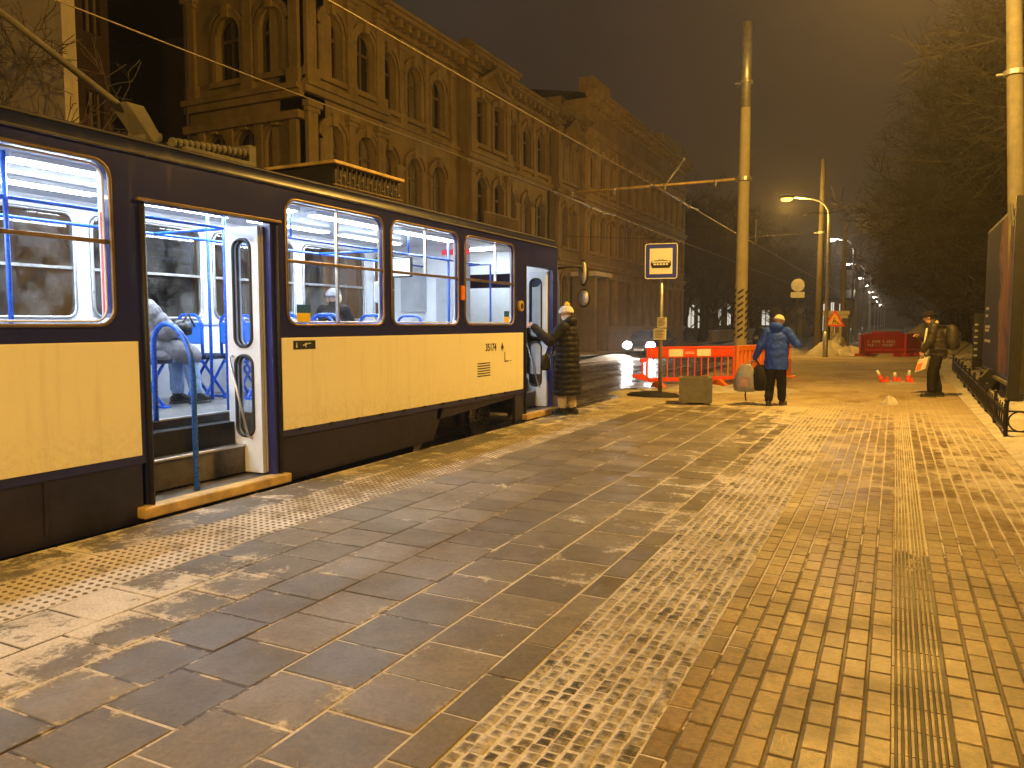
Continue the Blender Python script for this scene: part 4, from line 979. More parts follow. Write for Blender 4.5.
def human(label,loc,rz,J,group=None,scale=1.):
    j=dict(STAND); j.update(J); o=empty('person',loc,rz,label,'person',group)
    for k in list(j):
        if k!='curl': j[k]=V(j[k])
    m=MB(); P_,C,N,H=j['pel'],j['chest'],j['neck'],j['head']
    m.cap(P_,P_+(C-P_)*.5,.135,.125,16); m.cap(P_+(C-P_)*.4,C,.125,.14,16); m.cap(C,N-(N-C)*.45,.13,.09,16)
    for s in 'LR':
        m.cap(C+(N-C)*.55,j['sh'+s],.075,.06); m.cap(j['sh'+s],j['el'+s],.05,.040); m.cap(j['el'+s],j['wr'+s],.038,.026)
        hand(m,j['wr'+s],j['hand'+s],j['palm'+s],j['curl'],1 if s=='R' else -1)
        m.cap(P_,j['hip'+s],.11,.095); m.cap(j['hip'+s],j['kn'+s],.085,.058); m.cap(j['kn'+s],j['kn'+s]*.55+j['an'+s]*.45,.056,.055); m.cap(j['kn'+s]*.6+j['an'+s]*.4,j['an'+s],.054,.036)
        f=j['foot'+s].normalized(); a=j['an'+s]; m.cap(a+V((0,0,-.05))-f*.04,a+V((0,0,-.055))+f*.14,.036,.03)
    m.cap(N-V((0,0,.04)),H-V((0,0,.05)),.055,.05)
    F=j['face'].normalized(); up=V((0,0,1)); up=(up-F*up.dot(F)).normalized(); rt=F.cross(up).normalized()
    rot=Matrix((rt,F,up)).transposed()
    m.ell(H+up*.02,(.074,.092,.098),18,12,rot); m.ell(H+F*.025-up*.055,(.052,.062,.055),14,9,rot)
    m.cap(H+F*.088+up*.015,H+F*.108-up*.018,.008,.012,8); m.ell(H+F*.086-up*.045,(.022,.012,.007),10,6,rot)
    for s in (-1,1): m.ell(H+rt*s*.078-up*.005,(.010,.020,.030),10,6,rot); m.ell(H+F*.082+rt*s*.032+up*.018,(.016,.010,.008),8,6,rot)
    b_=m.build('body','skin',o,remesh=.0065,local=True)
    for s in (-1,1):
        e=MB(); e.ell(H+F*.089+rt*s*.031+up*.008,(.010,.006,.006),8,6,rot); e.build('eye','black',o,True,local=True)
    if scale!=1: o.scale=(scale,)*3
    return o,j,(H,F,up,rt,rot)
def sleeve(m,a,b_,c,r0,r1,r2,pitch=0,amp=0):
    def seg(p,q,ra,rb):
        L=(q-p).length; n=max(4,int(L/.012)); pts=[];rs=[]
        for i in range(n+1):
            t=i/n; pts.append(p+(q-p)*t); k=1+(amp*abs(sin(PI*t*L/pitch))-amp*.4 if pitch else 0); rs.append((ra+(rb-ra)*t)*k)
        m.tube(pts,rs,14); m.ell(p,ra*.97,12,8); m.ell(q,rb*.97,12,8)
    seg(a,b_,r0,r1); seg(b_,c,r1,r2)
def wrinkle(ob,st=.03,sc=.11):
    t=bpy.data.textures.get('folds') or bpy.data.textures.new('folds','CLOUDS'); t.noise_scale=sc; t.noise_depth=3
    d=ob.modifiers.new('folds','DISPLACE'); d.texture=t; d.strength=st; d.mid_level=.5; d.texture_coords='LOCAL'; return ob
def coat(o,j,name,mat,hem,rx,ry,shrx=.20,shry=.125,sl=(.075,.062,.05),pitch=0,amp=0,hemw=1.0,vox=.011,collar=True,lean=None):
    m=MB(); P_,C,N=j['pel'],j['chest'],j['neck']; top=N.z+.01; z0=hem; n=int((top-z0)/.012); rings=[]
    for i in range(n+1):
        z=z0+(top-z0)*i/n
        if z<P_.z: c=V((P_.x,P_.y,z)); 
        elif z<C.z: t=(z-P_.z)/(C.z-P_.z); c=P_.lerp(C,t); c.z=z
        else: t=(z-C.z)/(N.z-C.z); c=C.lerp(N,min(1,t)); c.z=z
        hz_=P_.z; 
        if z<hz_: t=(hz_-z)/max(.01,hz_-z0); a,b_=rx*(1+(hemw-1)*t),ry*(1+(hemw-1)*t)
        elif z<C.z: t=(z-hz_)/(C.z-hz_); a,b_=rx+(shrx-rx)*t,ry+(shry-ry)*t
        else:
            t=min(1,(z-C.z)/(N.z-C.z)); a=shrx*(1-t**2.6*.62); b_=shry*(1-t**2*.42)
        k=1+(amp*abs(sin(PI*(z-z0)/pitch))-amp*.4 if pitch else .012*sin(z*40))
        rings.append((tuple(c),a*k,b_*k))
    m.loft(rings,26)
    for s in 'LR':
        w=j['wr'+s]; e=j['el'+s]; w2=w+(e-w).normalized()*.015
        sleeve(m,j['sh'+s],e,w2,*sl,pitch,amp)
        m.cap(C+(N-C)*.6,j['sh'+s],.085,sl[0])
    if collar: m.cap(N-V((0,0,.03)),N+V((0,0,.035)),.085,.075)
    return wrinkle(m.build(name,mat,o,remesh=vox,local=True,ms=1))
def trousers(o,j,mat,r=(.105,.078,.068),top=True,name='trousers'):
    m=MB(); P_=j['pel']
    if top: m.cap(P_+V((0,0,.05)),P_-V((0,0,.02)),.15,.145,16)
    for s in 'LR':
        h,k,a=j['hip'+s],j['kn'+s],j['an'+s]; m.cap(P_,h,.13,r[0]+.01); sleeve(m,h,k,a+(k-a).normalized()*.06,r[0],r[1],r[2],.07,.05)
    return wrinkle(m.build(name,mat,o,remesh=.011,local=True,ms=1),.022,.09)
def boots(o,j,mat='leather',h=.2,r=.058,solemat='gum'):
    for s in 'LR':
        m=MB(); a,k=j['an'+s],j['kn'+s]; f=j['foot'+s].normalized(); u=(k-a).normalized(); dn=V((0,0,-1)) if abs(f.z)<.5 else -u
        m.cap(a+u*h,a,r,r*.95,14); m.cap(a+dn*.035-f*.05,a+dn*.045+f*.15,.045,.038,12); m.cap(a+dn*.01,a+dn*.03+f*.08,.052,.045,12)
        b_=m.build('boot',mat,o,remesh=.009,local=True,ms=1)
        q=MB(); sd=f.cross(u).normalized(); c=a+dn*.09
        pts=[c-f*.09-sd*.03,c-f*.09+sd*.03,c-f*.02+sd*.036,c+f*.10+sd*.048,c+f*.17+sd*.036,c+f*.195,c+f*.17-sd*.036,c+f*.10-sd*.048,c-f*.02-sd*.036]
        q.prism(pts,-dn*.03); q.build('sole',solemat,b_,local=True,bevel=.004)
def hood(o,j,hf,mat,r=.12):
    N=j['neck']; H,F,up,rt,rot=hf
    m=MB(); m.ell(N-F*.075+up*.03,(.135,.09,.085),16,10,rot); m.cap(N-rt*.1+F*.02,N-F*.09-rt*.06+up*.04,.05,.06); m.cap(N+rt*.1+F*.02,N-F*.09+rt*.06+up*.04,.05,.06)
    return m.build('hood',mat,o,remesh=.011,local=True,ms=2)
def beanie(o,hf,mat,pom=None,low=.0,big=1.):
    H,F,up,rt,rot=hf; m=MB(); c=H+up*(.045+low)-F*.008
    vs=[]; n=24; K=9
    for i in range(K+1):
        t=i/K; ph=t*PI/2*1.08; r=cos(ph) if ph<PI/2 else 0
        for k in range(n):
            a=2*PI*k/n; rib=1+.02*cos(a*12)
            p=V(((.088*big)*max(r,.02)*rib*cos(a),(.106*big)*max(r,.02)*rib*sin(a),.088*big*sin(min(ph,PI/2))))
            vs.append(c+rot@p)
    m.add(vs,[(i*n+k,i*n+(k+1)%n,(i+1)*n+(k+1)%n,(i+1)*n+k) for i in range(K) for k in range(n)])
    m.add([c+rot@V(((.091*big)*cos(2*PI*k/n)*q,(.109*big)*sin(2*PI*k/n)*q,z)) for (z,q) in ((-.035,.99),(-.035,1.03),(.015,1.03),(.015,.98)) for k in range(n)],[(i*n+k,i*n+(k+1)%n,(i+1)*n+(k+1)%n,(i+1)*n+k) for i in range(3) for k in range(n)])
    h=m.build('hat',mat,o,True,local=True)
    if pom:
        p=MB(); p.ell(c+up*.105-F*.02,.042,12,8)
        for i in range(60):
            a=random.uniform(0,6.28);b_=random.uniform(-1.2,1.5); d=V((cos(a)*cos(b_),sin(a)*cos(b_),sin(b_))); q=c+up*.105-F*.02; p.tube([q+d*.03,q+d*.055],[.006,.001],4)
        p.build('pompom',pom,h,True,local=True)
    return h
# woman in long quilted coat boarding at the front door: faces the tram (-X)
J=dict(face=(.15,1,-.05),wrL=(-.40,.42,1.42),elL=(-.34,.16,1.18),handL=(-.15,1,.25),palmL=(.9,.1,-.3),elR=(.25,-.02,1.12),wrR=(.17,.2,.98),handR=(-.2,1,0),palmR=(-1,0,0),curl=40,
       anL=(-.08,.05,.09),anR=(.13,-.05,.09),knL=(-.08,.06,.5),knR=(.11,0,.5),head=(0,.03,1.63))
o,j,hf=human('person in a long black quilted coat and white bobble hat holding the front tram door',(-4.98,12.15,0),PI/2,J,scale=1.06)
trousers(o,j,'creamcloth',(.09,.075,.07)); boots(o,j,'leather',.12)
coat(o,j,'coat','blackcoat',.33,.225,.185,.205,.15,(.092,.080,.062),.085,.075,1.22,.010)
hood(o,j,hf,'blackcoat'); beanie(o,hf,'whitewool','yellow',-.01,1.12)
m=MB(); m.cap(j['neck']+V((0,0,.0)),j['neck']+V((0,.01,.09)),.078,.082,14); m.build('scarf','whitewool',o,remesh=.012,local=True)
hb=empty('handbag',(-5.22,11.78,.78),.2,'small black handbag hanging at the side of the long coat beside the tram door','handbag')
m=MB(); m.loft([((-5.22,11.78,.78+z),a,b_) for z,a,b_ in ((0,.06,.12),(.04,.075,.15),(.16,.07,.15),(.24,.04,.13),(.26,.02,.11))],18); m.build('bag_body','leather',hb,True,bevel=0)
m=MB(); m.tube([(-5.2,11.68,1.0),(-5.12,11.82,1.3),(-5.04,11.96,1.5),(-5.06,12.0,1.3),(-5.18,11.9,1.0)],.010,6); m.build('strap','leather',hb,True)
# person in blue anorak walking away with two bags
J=dict(face=(.25,1,-.35),head=(.02,.07,1.585),neck=(0,.03,1.45),chest=(0,.02,1.26),elL=(-.29,-.02,1.13),wrL=(-.40,.04,.90),handL=(-.1,.05,-1),palmL=(1,0,0),curl=55,
       elR=(.36,.0,1.17),wrR=(.30,.24,1.22),handR=(-.5,.8,.1),palmR=(-.5,-.2,-.5),
       hipL=(-.09,0,.93),knL=(-.10,.0,.5),anL=(-.115,-.06,.09),knR=(.09,.06,.50),anR=(.10,.16,.09),footR=(.25,1,0))
o,j,hf=human('person in a blue hooded anorak and dark trousers walking away with two bags',(-1.98,15.2,0),0,J)
trousers(o,j,'darkcloth',(.115,.09,.078)); boots(o,j,'leather',.10)
coat(o,j,'anorak','bluecoat',.70,.215,.165,.225,.145,(.088,.076,.058),0,0,1.05); hood(o,j,hf,'bluecoat')
beanie(o,hf,'creamcloth',None,.005,1.04)
pb=empty('carrier_bag',(-2.52,15.15,.25),.15,'bulging pale carrier bag with faded print held by the blue anorak','bag')
m=MB(); m.loft([((-2.52,15.12,.26+z),a,b_,.15) for z,a,b_ in ((0,.14,.06),(.02,.21,.085),(.10,.235,.10),(.28,.20,.085),(.42,.15,.06),(.50,.11,.03),(.53,.08,.02))],22)
m.build('bag_body','plasticbag',pb,True)
m=MB(); m.tube([(-2.60,15.1,.70),(-2.46,15.14,.84),(-2.40,15.2,.86)],[.018,.012,.01],6); m.tube([(-2.46,15.2,.70),(-2.42,15.2,.84),(-2.38,15.22,.86)],[.018,.012,.01],6); m.build('handle','plasticbag',pb,True)
m=MB(); m.add([V((-2.52,15.12,.26))+V((cos(.15)*u-0*.0,sin(.15)*u,0))+V((0,-.118+abs(u)*.12,z)) for (u,z) in ((-.10,.10),(.06,.10),(.07,.28),(-.09,.28))],[(0,1,2,3)]); m.build('print','pinkprint',pb)
bk=empty('backpack',(-2.28,15.15,.25),0,'black backpack with dangling straps carried low beside the pale carrier bag','backpack')
m=MB(); m.loft([((-2.27,15.16,.28+z),a,b_,-.2) for z,a,b_ in ((0,.04,.04),(.02,.15,.09),(.1,.18,.12),(.3,.17,.11),(.42,.12,.07),(.5,.06,.03))],20); m.cap((-2.27,15.16,.75),(-2.36,15.24,.87),.02,.015); m.build('bag_body','darkcloth',bk,True)
m=MB(); m.tube([(-2.16,15.12,.33),(-2.13,15.09,.2),(-2.15,15.09,.10)],.013,6); m.build('strap','darkcloth',bk,True)
m=MB(); m.tube([(-2.5,15.12,.33),(-2.52,15.09,.2),(-2.5,15.09,.09)],.013,6); m.build('strap','darkcloth',bk,True)
# man on the right with backpack, facing left
J=dict(face=(0,1,-.25),chest=(0,.05,1.27),neck=(0,.12,1.46),head=(0,.19,1.595),shL=(-.17,.10,1.41),shR=(.17,.1,1.41),elL=(-.22,.16,1.12),wrL=(-.17,.27,.93),handL=(0,.3,-1),palmL=(.8,-.4,0),
       elR=(.22,.2,1.15),wrR=(.10,.36,1.20),handR=(-.5,.6,.4),palmR=(-.3,-.4,-.6),curl=50,anL=(-.09,.10,.09),knL=(-.09,.10,.5),anR=(.11,-.05,.09),knR=(.10,.05,.5))
o,j,hf=human('person in dark jacket, cap and backpack looking down at their hands beside the low fence',(.84,18.6,0),PI/2,J,scale=1.06)
trousers(o,j,'darkcloth',(.115,.088,.075)); boots(o,j,'leather',.1)
coat(o,j,'jacket','greenish',.82,.20,.16,.225,.15,(.09,.078,.06),.09,.04,1.0)
m=MB(); m.cap(j['neck']+V((-.08,-.02,-.02)),j['neck']+V((.08,-.02,-.02)),.055,.055); m.cap(j['neck']+V((0,-.05,0)),j['neck']+V((0,-.06,.03)),.06,.05); m.build('collar','creamcloth',o,remesh=.012,local=True)
m=MB(); m.tube([(-.12,.22,1.38),(-.13,.25,1.1),(-.13,.22,.86)],.022,6); m.build('reflective_stripe','paper',o,True,local=True)
H,F,up,rt,rot=hf; beanie(o,hf,'darkcloth',None,0,1.02); m=MB(); m.add([H+up*.05+F*(.085+.075*c_)+rt*s_*.07*w_ for (c_,s_,w_) in ((0,-1,1),(.7,-1,.8),(1,0,0),(.7,1,.8),(0,1,1))],[(0,1,2,3,4)]); pk=m.build('cap_peak','darkcloth',o,local=True); q=pk.modifiers.new('s','SOLIDIFY'); q.thickness=.006
m=MB(); m.ell(H-F*.02-up*.0,(.084,.09,.06),14,8,rot); m.build('hair','brownhair',o,True,local=True)
bp=empty('backpack',(1.12,18.6,.95),0,'dark backpack on the back of the person beside the low fence','backpack')
m=MB(); m.loft([((1.10-.05*z,18.6,1.0+z),a,b_) for z,a,b_ in ((0,.03,.1),(.03,.10,.15),(.2,.13,.17),(.38,.12,.165),(.5,.08,.13),(.54,.03,.08))],20); m.build('bag_body','greenish',bp,True)
m=MB(); m.ell((1.19,18.6,1.12),(.05,.11,.09),14,8); m.build('pocket','darkcloth',bp,True)
for s in (-1,1): m=MB(); m.tube([(1.0,18.6+s*.11,1.46),(.86,18.6+s*.12,1.50),(.72,18.6+s*.12,1.36),(.74,18.6+s*.14,1.15)],.016,6); m.build('strap','darkcloth',bp,True)
pk=empty('packet',(.56,18.5,.55),.4,'white and orange paper packet hanging from the hand of the person with the cap','packet')
m=MB(); m.prism([(.40,18.42,.52),(.60,18.40,.60),(.66,18.40,.86),(.47,18.42,.80)],(.05,.09,0)); m.build('bag_body','paper',pk,bevel=.008)
m=MB(); m.quad((.425,18.413,.56),(.52,18.403,.60),(.55,18.402,.74),(.455,18.412,.70)); m.build('print','orgp',pk)
m=MB(); m.tube([(.50,18.44,.82),(.54,18.44,.90),(.60,18.43,.84)],.006,6); m.build('handle','paper',pk)
# seated passengers
SIT=dict(pel=(0,0,.60),chest=(0,-.03,.92),neck=(0,.0,1.10),head=(0,.03,1.25),shL=(-.18,-.02,1.05),shR=(.18,-.02,1.05),hipL=(-.09,.03,.56),hipR=(.09,.03,.56),
    knL=(-.10,.44,.55),knR=(.10,.44,.55),anL=(-.10,.46,.12),anR=(.10,.46,.12),elL=(-.22,.10,.80),elR=(.22,.10,.80),wrL=(-.08,.30,.70),wrR=(.08,.30,.70),handL=(.3,1,0),handR=(-.3,1,0),palmL=(0,0,-1),palmR=(0,0,-1))
J=dict(SIT); J.update(chest=(0,-.09,.90),neck=(0,-.15,1.06),head=(0,-.17,1.21),shL=(-.18,-.12,1.02),shR=(.18,-.12,1.02),face=(0,1,-.4),anL=(-.1,.44,.09),anR=(.10,.52,.09),elL=(-.24,.02,.80),elR=(.25,.04,.80),wrL=(-.08,.24,.80),wrR=(.10,.26,.80))
o,j,hf=human('seated passenger in grey puffer coat, light jeans and black boots seen through the rear door',(-6.93,5.46,.68),0,J)
trousers(o,j,'jeans',(.10,.085,.07)); boots(o,j,'leather',.16)
coat(o,j,'coat','greycoat',.50,.24,.20,.24,.19,(.105,.095,.07),.10,.10,1.0)
m=MB()
for s in (-1,1): sleeve(m,V((s*.1,.0,.60)),V((s*.1,.30,.60)),V((s*.1,.47,.52)),.14,.125,.11,.1,.09)
m.build('coat_skirt','greycoat',o,remesh=.013,local=True); beanie(o,hf,'darkcloth'); hood(o,j,hf,'greycoat')
hb=empty('handbag',(-6.8,5.78,1.40),0,'black handbag on the lap of the passenger in the grey coat','handbag')
m=MB(); m.loft([((-6.82,5.78,1.42+z),a,b_) for z,a,b_ in ((0,.03,.05),(.02,.12,.12),(.1,.13,.13),(.16,.09,.1),(.18,.04,.05))],18); m.build('bag_body','leather',hb,True)
m=MB(); m.tube([(-6.74,5.72,1.52),(-6.71,5.80,1.66),(-6.71,5.88,1.52)],.012,6); m.build('handle','leather',hb,True)
J=dict(SIT); J.update(head=(0,.0,1.22)); o,j,hf=human('seated passenger in dark jacket and grey hat with pale ear flaps seen through the window',(-6.85,8.35,.68),0,J)
trousers(o,j,'darkcloth'); boots(o,j); coat(o,j,'jacket','darkcloth',.5,.2,.16,.22,.14,(.085,.075,.06)); beanie(o,hf,'greycoat',None,0,1.08)
H,F,up,rt,rot=hf; m=MB()
for s in (-1,1): m.ell(H+rt*s*.092-up*.005,(.02,.045,.06),12,8,rot)
m.build('ear_flap','creamcloth',o,True,local=True)
# ------------------------------------------------------------------ STREET OBJECTS
st=empty('tram_stop_sign',(-4.5,16.25,0),0,'blue and white tram stop sign on a steel post above a black rubber foot','tram stop sign')
def rbox(x0,x1,z0,z1,y,r): return [(p[0],y,p[1]) for p,_ in opening(x0,x1,z0,z1,0,r,4)]
g=MB(); g.tube([(-4.5,16.25,.05),(-4.5,16.25,3.22)],.045,14); g.build('post','galv',st,True)
RS=Matrix.Rotation(R(8),3,'Z')
def rotp(pts,c=(-4.5,16.2)): return [tuple(V((c[0],c[1],0))+RS@(V(p)-V((c[0],c[1],0)))) for p in pts]
zc=2.88; g=MB(); g.prism(rotp(rbox(-4.83,-4.17,zc-.36,zc+.36,16.17,.04)),RS@V((0,.035,0))); o=g.build('sign_panel','signblue',st)
g=MB(); q=rotp(rbox(-4.835,-4.165,zc-.365,zc+.365,16.168,.045)); g.tube(q+[q[0]],.010,6,False); g.build('edge','signwhite',o)
g=MB(); g.add(rotp(rbox(-4.74,-4.26,zc-.27,zc+.27,16.165,.01)),[tuple(range(20))]); g.build('field','signwhite',o)
g=MB()
def fq(pts,y=16.161): g.add(rotp([(-4.5+a*.92,y,zc-.05+b_*.92) for a,b_ in pts]),[tuple(range(len(pts)))])
# tram pictogram: body with windows, sloping roof edge, pantograph bar, skirt
fq([(-.20,-.10),(.20,-.10),(.22,-.04),(.20,.02),(-.20,.02),(-.22,-.04)]); fq([(-.16,.06),(.16,.06),(.14,.075),(-.14,.075)]); fq([(-.23,-.06),(-.21,-.06),(-.21,.03),(-.18,.06),(-.19,.07),(-.23,.035)]); fq([(.23,-.06),(.21,-.06),(.21,.03),(.18,.06),(.19,.07),(.23,.035)])
fq([(-.07,.075),(-.05,.075),(-.005,.105),(-.02,.105)]); fq([(.07,.075),(.05,.075),(.005,.105),(.02,.105)])
g.build('pictogram','black',o)
g=MB()
def fqw(pts,y=16.158): g.add(rotp([(-4.5+a*.92,y,zc-.05+b_*.92) for a,b_ in pts]),[tuple(range(len(pts)))])
for a in (-.17,-.10,-.03,.04,.11): fqw([(a,-.035),(a+.055,-.035),(a+.055,.005),(a,.005)])
g.build('pictogram_window','signwhite',o)
for (x,z,w,h,rr) in ((-4.46,1.58,.20,.22,3),(-4.50,1.33,.27,.24,-4)):
    g=MB(); g.box(x-w/2,x+w/2,16.15,16.2,z-h/2,z+h/2); o=g.build('timetable','paper',st,bevel=.006)
    g=MB(); 
    for i in range(6): g.box(x-w*.38,x+w*(.38-.1*(i%3)),16.146,16.149,z+h*.36-i*h*.13,z+h*.36-i*h*.13+.008)
    g.build('printed_lines','darkcloth',o)
g=MB(); g.loft([((-4.62,16.15,z),a,b_) for z,a,b_ in ((-.0,.58,.36),(.03,.58,.36),(.07,.50,.3),(.10,.2,.15),(.11,.1,.1))],26); g.build('foot','black',st,bevel=0)
mound('snow_pile',-5.1,16.6,.55,.10,0,21,'thin crust of snow behind the foot of the tram stop sign','snow pile')
# concrete block
cb=empty('concrete_planter',(-3.4,15.0,0),.12,'square weathered concrete planter between the stop sign and the blue anorak','planter')
g=MB(); a=.30; W_=R(14)
def cbp(x,y,z): return (-3.45+x*cos(W_)-y*sin(W_),15.0+x*sin(W_)+y*cos(W_),z)
for (x0,x1,y0,y1,z0,z1) in ((-.31,.31,-.31,-.235,.045,.52),(-.31,.31,.235,.31,.045,.52),(-.31,-.235,-.235,.235,.045,.52),(.235,.31,-.235,.235,.045,.52),(-.234,.234,-.234,.234,.045,.40)):
    g.add([cbp(x,y,z) for z in(z0,z1) for y in(y0,y1) for x in(x0,x1)],[(0,2,3,1),(4,5,7,6),(0,1,5,4),(2,6,7,3),(0,4,6,2),(1,3,7,5)])
g.build('box','block',cb)
g=MB()
for (x,y) in ((-.22,-.22),(.22,-.22),(.22,.22),(-.22,.22)): g.add([cbp(x+dx,y+dy,z) for z in(0,.045) for dy in(-.06,.06) for dx in(-.06,.06)],[(0,2,3,1),(4,5,7,6),(0,1,5,4),(2,6,7,3),(0,4,6,2),(1,3,7,5)])
g.build('plinth','block',cb)
# plastic barriers
def barrier(p0,p1,label,style,H=1.0,z=0,group='plastic barriers round the pole works'):
    p0=V((*p0,z));p1=V((*p1,z)); c=(p0+p1)/2; L=(p1-p0).length; ang=math.atan2(p1.y-p0.y,p1.x-p0.x)
    o=empty('plastic_barrier',c,ang,label,'barrier',group)
    def bb(m,x0,x1,y0,y1,z0,z1): m.box(x0,x1,y0,y1,z0,z1)
    h=L/2
    if style=='redwhite':
        m=MB(); bb(m,-h,h,-.025,.025,H-.06,H); bb(m,-h,-h+.06,-.025,.025,.17,H-.06); bb(m,h-.06,h,-.025,.025,.17,H-.06); bb(m,-h+.06,h-.06,-.025,.025,.14,.24)
        bb(m,-h+.06,h-.06,-.02,.02,H-.28,H-.25); m.build('frame','redp',o,local=True,bevel=.012)
        n=13
        for i in range(1,n): 
            x=-h+L*i/n; m=MB(); bb(m,x-.014,x+.014,-.014,.014,.24,H-.28); m.build('bar','redp' if i%3 else 'orgp',o,local=True,bevel=.004)
        m=MB(); bb(m,-h+.07,h-.07,-.030,.030,H-.25,H-.065); pn=m.build('board','redp',o,local=True,bevel=.006)
        k=6; w=(L-.14)/k
        for i in (1,3) if k==6 else (): 
            x=-h+.07+w*(i+.35); m=MB(); bb(m,x,x+w,-.034,.034,H-.245,H-.07); m.build('reflector','signwhite',pn,local=True)
        m=MB(); x=-h+.07+w*2.35; bb(m,x+.15*w,x+.8*w,-.036,-.032,H-.18,H-.165); bb(m,x+.15*w,x+.8*w,-.036,-.032,H-.145,H-.135); m.build('print','signwhite',pn,local=True)
        for x in (-h+.35,h-.45):
            m=MB(); m.prism([(x-.05,-.30,0),(x-.05,.30,0),(x-.05,.30,.05),(x-.05,.06,.16),(x-.05,-.06,.16),(x-.05,-.30,.05)],(.10,0,0)); m.build('foot','orgp',o,local=True,bevel=.008)
        m=MB(); bb(m,-h-.16,-h,-.02,.02,.62,.72); bb(m,-h-.12,-h-.08,-.02,.02,.3,.62); m.prism([(-h,.02,.16),(-h-.36,.02,.26),(-h-.38,.02,.34),(-h-.05,.02,.34),(-h,.02,.30)],(0,-.04,0)); m.build('coupling','redp',o,local=True,bevel=.008)
    elif style=='orange':
        m=MB(); bb(m,-h,h,-.05,.05,.06,.52); bb(m,-h,h,-.04,.04,H-.14,H); 
        n=7
        for i in range(n+1): x=-h+L*i/n; bb(m,max(-h,x-.05),min(h,x+.05),-.035,.035,.52,H-.14)
        m.build('panel','orgp',o,local=True,bevel=.014)
        m=MB()
        for i in range(5): x=-h+.12+i*(L-.24)/4; bb(m,x-.03,x+.03,-.053,-.045,.14,.42)
        m.build('slot','redp',o,local=True)
        for x in (-h+.3,h-.3): m=MB(); bb(m,x-.06,x+.06,-.28,.28,0,.07); m.build('foot','orgp',o,local=True,bevel=.01)
    else:
        m=MB(); bb(m,-h,h,-.05,.05,.16,H); m.build('panel','maroon',o,local=True,bevel=.02)
        m=MB(); bb(m,-h,h,-.07,.07,H-.1,H+.005) if False else bb(m,-h+.03,h-.03,-.056,-.050,.30,.36); m.build('slot','redp',o,local=True)
        if style=='marked':
            rn=random.Random(5); m=MB()
            for blk in (-.52,.22):
                for r_ in range(2):
                    x=h*blk-.28
                    for i in range(6):
                        zz=.50+.17*(1-r_); 
                        if rn.random()<.85: bb(m,x,x+.035,-.0545,-.0515,zz,zz+.11)
                        if rn.random()<.6: bb(m,x+.035,x+.075,-.0545,-.0515,zz+.085,zz+.11)
                        if rn.random()<.6: bb(m,x+.035,x+.07,-.0545,-.0515,zz,zz+.025)
                        x+=.10
            m.build('print','signwhite',o,local=True)
        for x in (-h+.3,h-.3): m=MB(); bb(m,x-.09,x+.09,-.25,.25,0,.16); m.build('foot','maroon',o,local=True,bevel=.02)
    return o
barrier((-5.38,18.15),(-3.62,20.0),'red and white slatted plastic barrier beside the tram stop sign','redwhite')
barrier((-3.56,20.05),(-3.15,21.9),'orange plastic barrier joined to the end of the red and white one','orange')
barrier((-3.10,21.95),(-2.72,23.75),'orange plastic barrier mostly hidden behind the blue anorak','orange')
barrier((-1.42,39.5),(-1.30,43.5),'narrow dark red barrier end nearest the pavement snow pile','plain',1.05,group='dark red barriers down the pavement')
barrier((-1.28,43.6),(.0,49.6),'dark red plastic barrier with two white printed marks','marked',1.15,group='dark red barriers down the pavement') if False else None
barrier((-1.45,39.6),(.05,48.6),'long dark red barrier','marked') if False else None
barrier((-1.30,40.2),(.42,41.0),'dark red plastic barrier with white print standing across the pavement','marked',1.1,group='dark red barriers down the pavement')
barrier((.48,41.1),(1.15,42.6),'dark red barrier angled away on the right end of the row','plain',1.1,group='dark red barriers down the pavement')
barrier((-1.1,46.6),(.3,47.0),'dark red barrier standing behind the printed one','plain',1.15,group='dark red barriers down the pavement')
# poles
def cpole(x,y,h,r0,r1,label,z=0,collars=(),mat='concrete',lean=0):
    o=empty('overhead_line_pole',(x,y,z),0,label,'pole','poles carrying the tram wires')
    m=MB(); m.tube([(x,y,z),(x+lean*h*.5,y,z+h*.5),(x+lean*h,y,z+h)],[r0,(r0+r1)/2,r1],20); p=m.build('shaft',mat,o,True); auto(p,60)
    for (zz,rr,hh) in collars: m=MB(); xx=x+lean*zz; m.tube([(xx,y,z+zz),(xx,y,z+zz+hh)],rr,18); m.tube([(xx-rr-.12,y,z+zz+hh/2),(xx-rr+.02,y,z+zz+hh/2)],.03,8); m.build('collar','galv',o,bevel=.006)
    return o
p=cpole(-4.17,23.9,10.3,.205,.13,'tall pale concrete pole with yellow and black chevrons rising from the orange barriers',collars=((5.78,.24,.12),(8.6,.2,.08)))
m=MB(); m.tube([(-4.17,23.9,7.9),(-4.17,23.9,10.35)],[.155,.145],18); m.build('steel_top','galv',p,True)
# chevrons at the pole foot
m=MB(); b2_=MB()
for i in range(8):
    z=1.1+i*.19
    for q in range(3):
        n=6
        for k in range(n):
            def pt(t,dz): a=R(-170+q*62+46*t); return (-4.17+.211*cos(a),23.9+.211*sin(a),z+dz+.11*t)
            m.add([pt(k/n,0),pt((k+1)/n,0),pt((k+1)/n,.07),pt(k/n,.07)],[(0,1,2,3)])
m.build('chevron','black',p)
ar=MB(); ar.tube([(-4.3,23.9,5.86),(-10.3,23.9,5.86)],.042,8); ar.tube([(-4.25,23.9,5.3),(-4.25,23.9,6.0)],.03,8); ar.build('bracket_arm','stepedge',p,True)
for x in (-6.55,-9.65,-5.0,-8.2): m=MB(); m.tube([(x,23.9,5.86),(x,23.9,5.66)],.03,6); m.ell((x,23.9,5.84),.07,8,6); m.build('insulator','galv',p,True)
m=MB(); m.tube([(-6.5,23.9,5.9),(-6.1,24.4,6.7)],.03,6); m.ell((-6.1,24.4,6.7),.06,8,6); m.build('strut','galv',p,True)
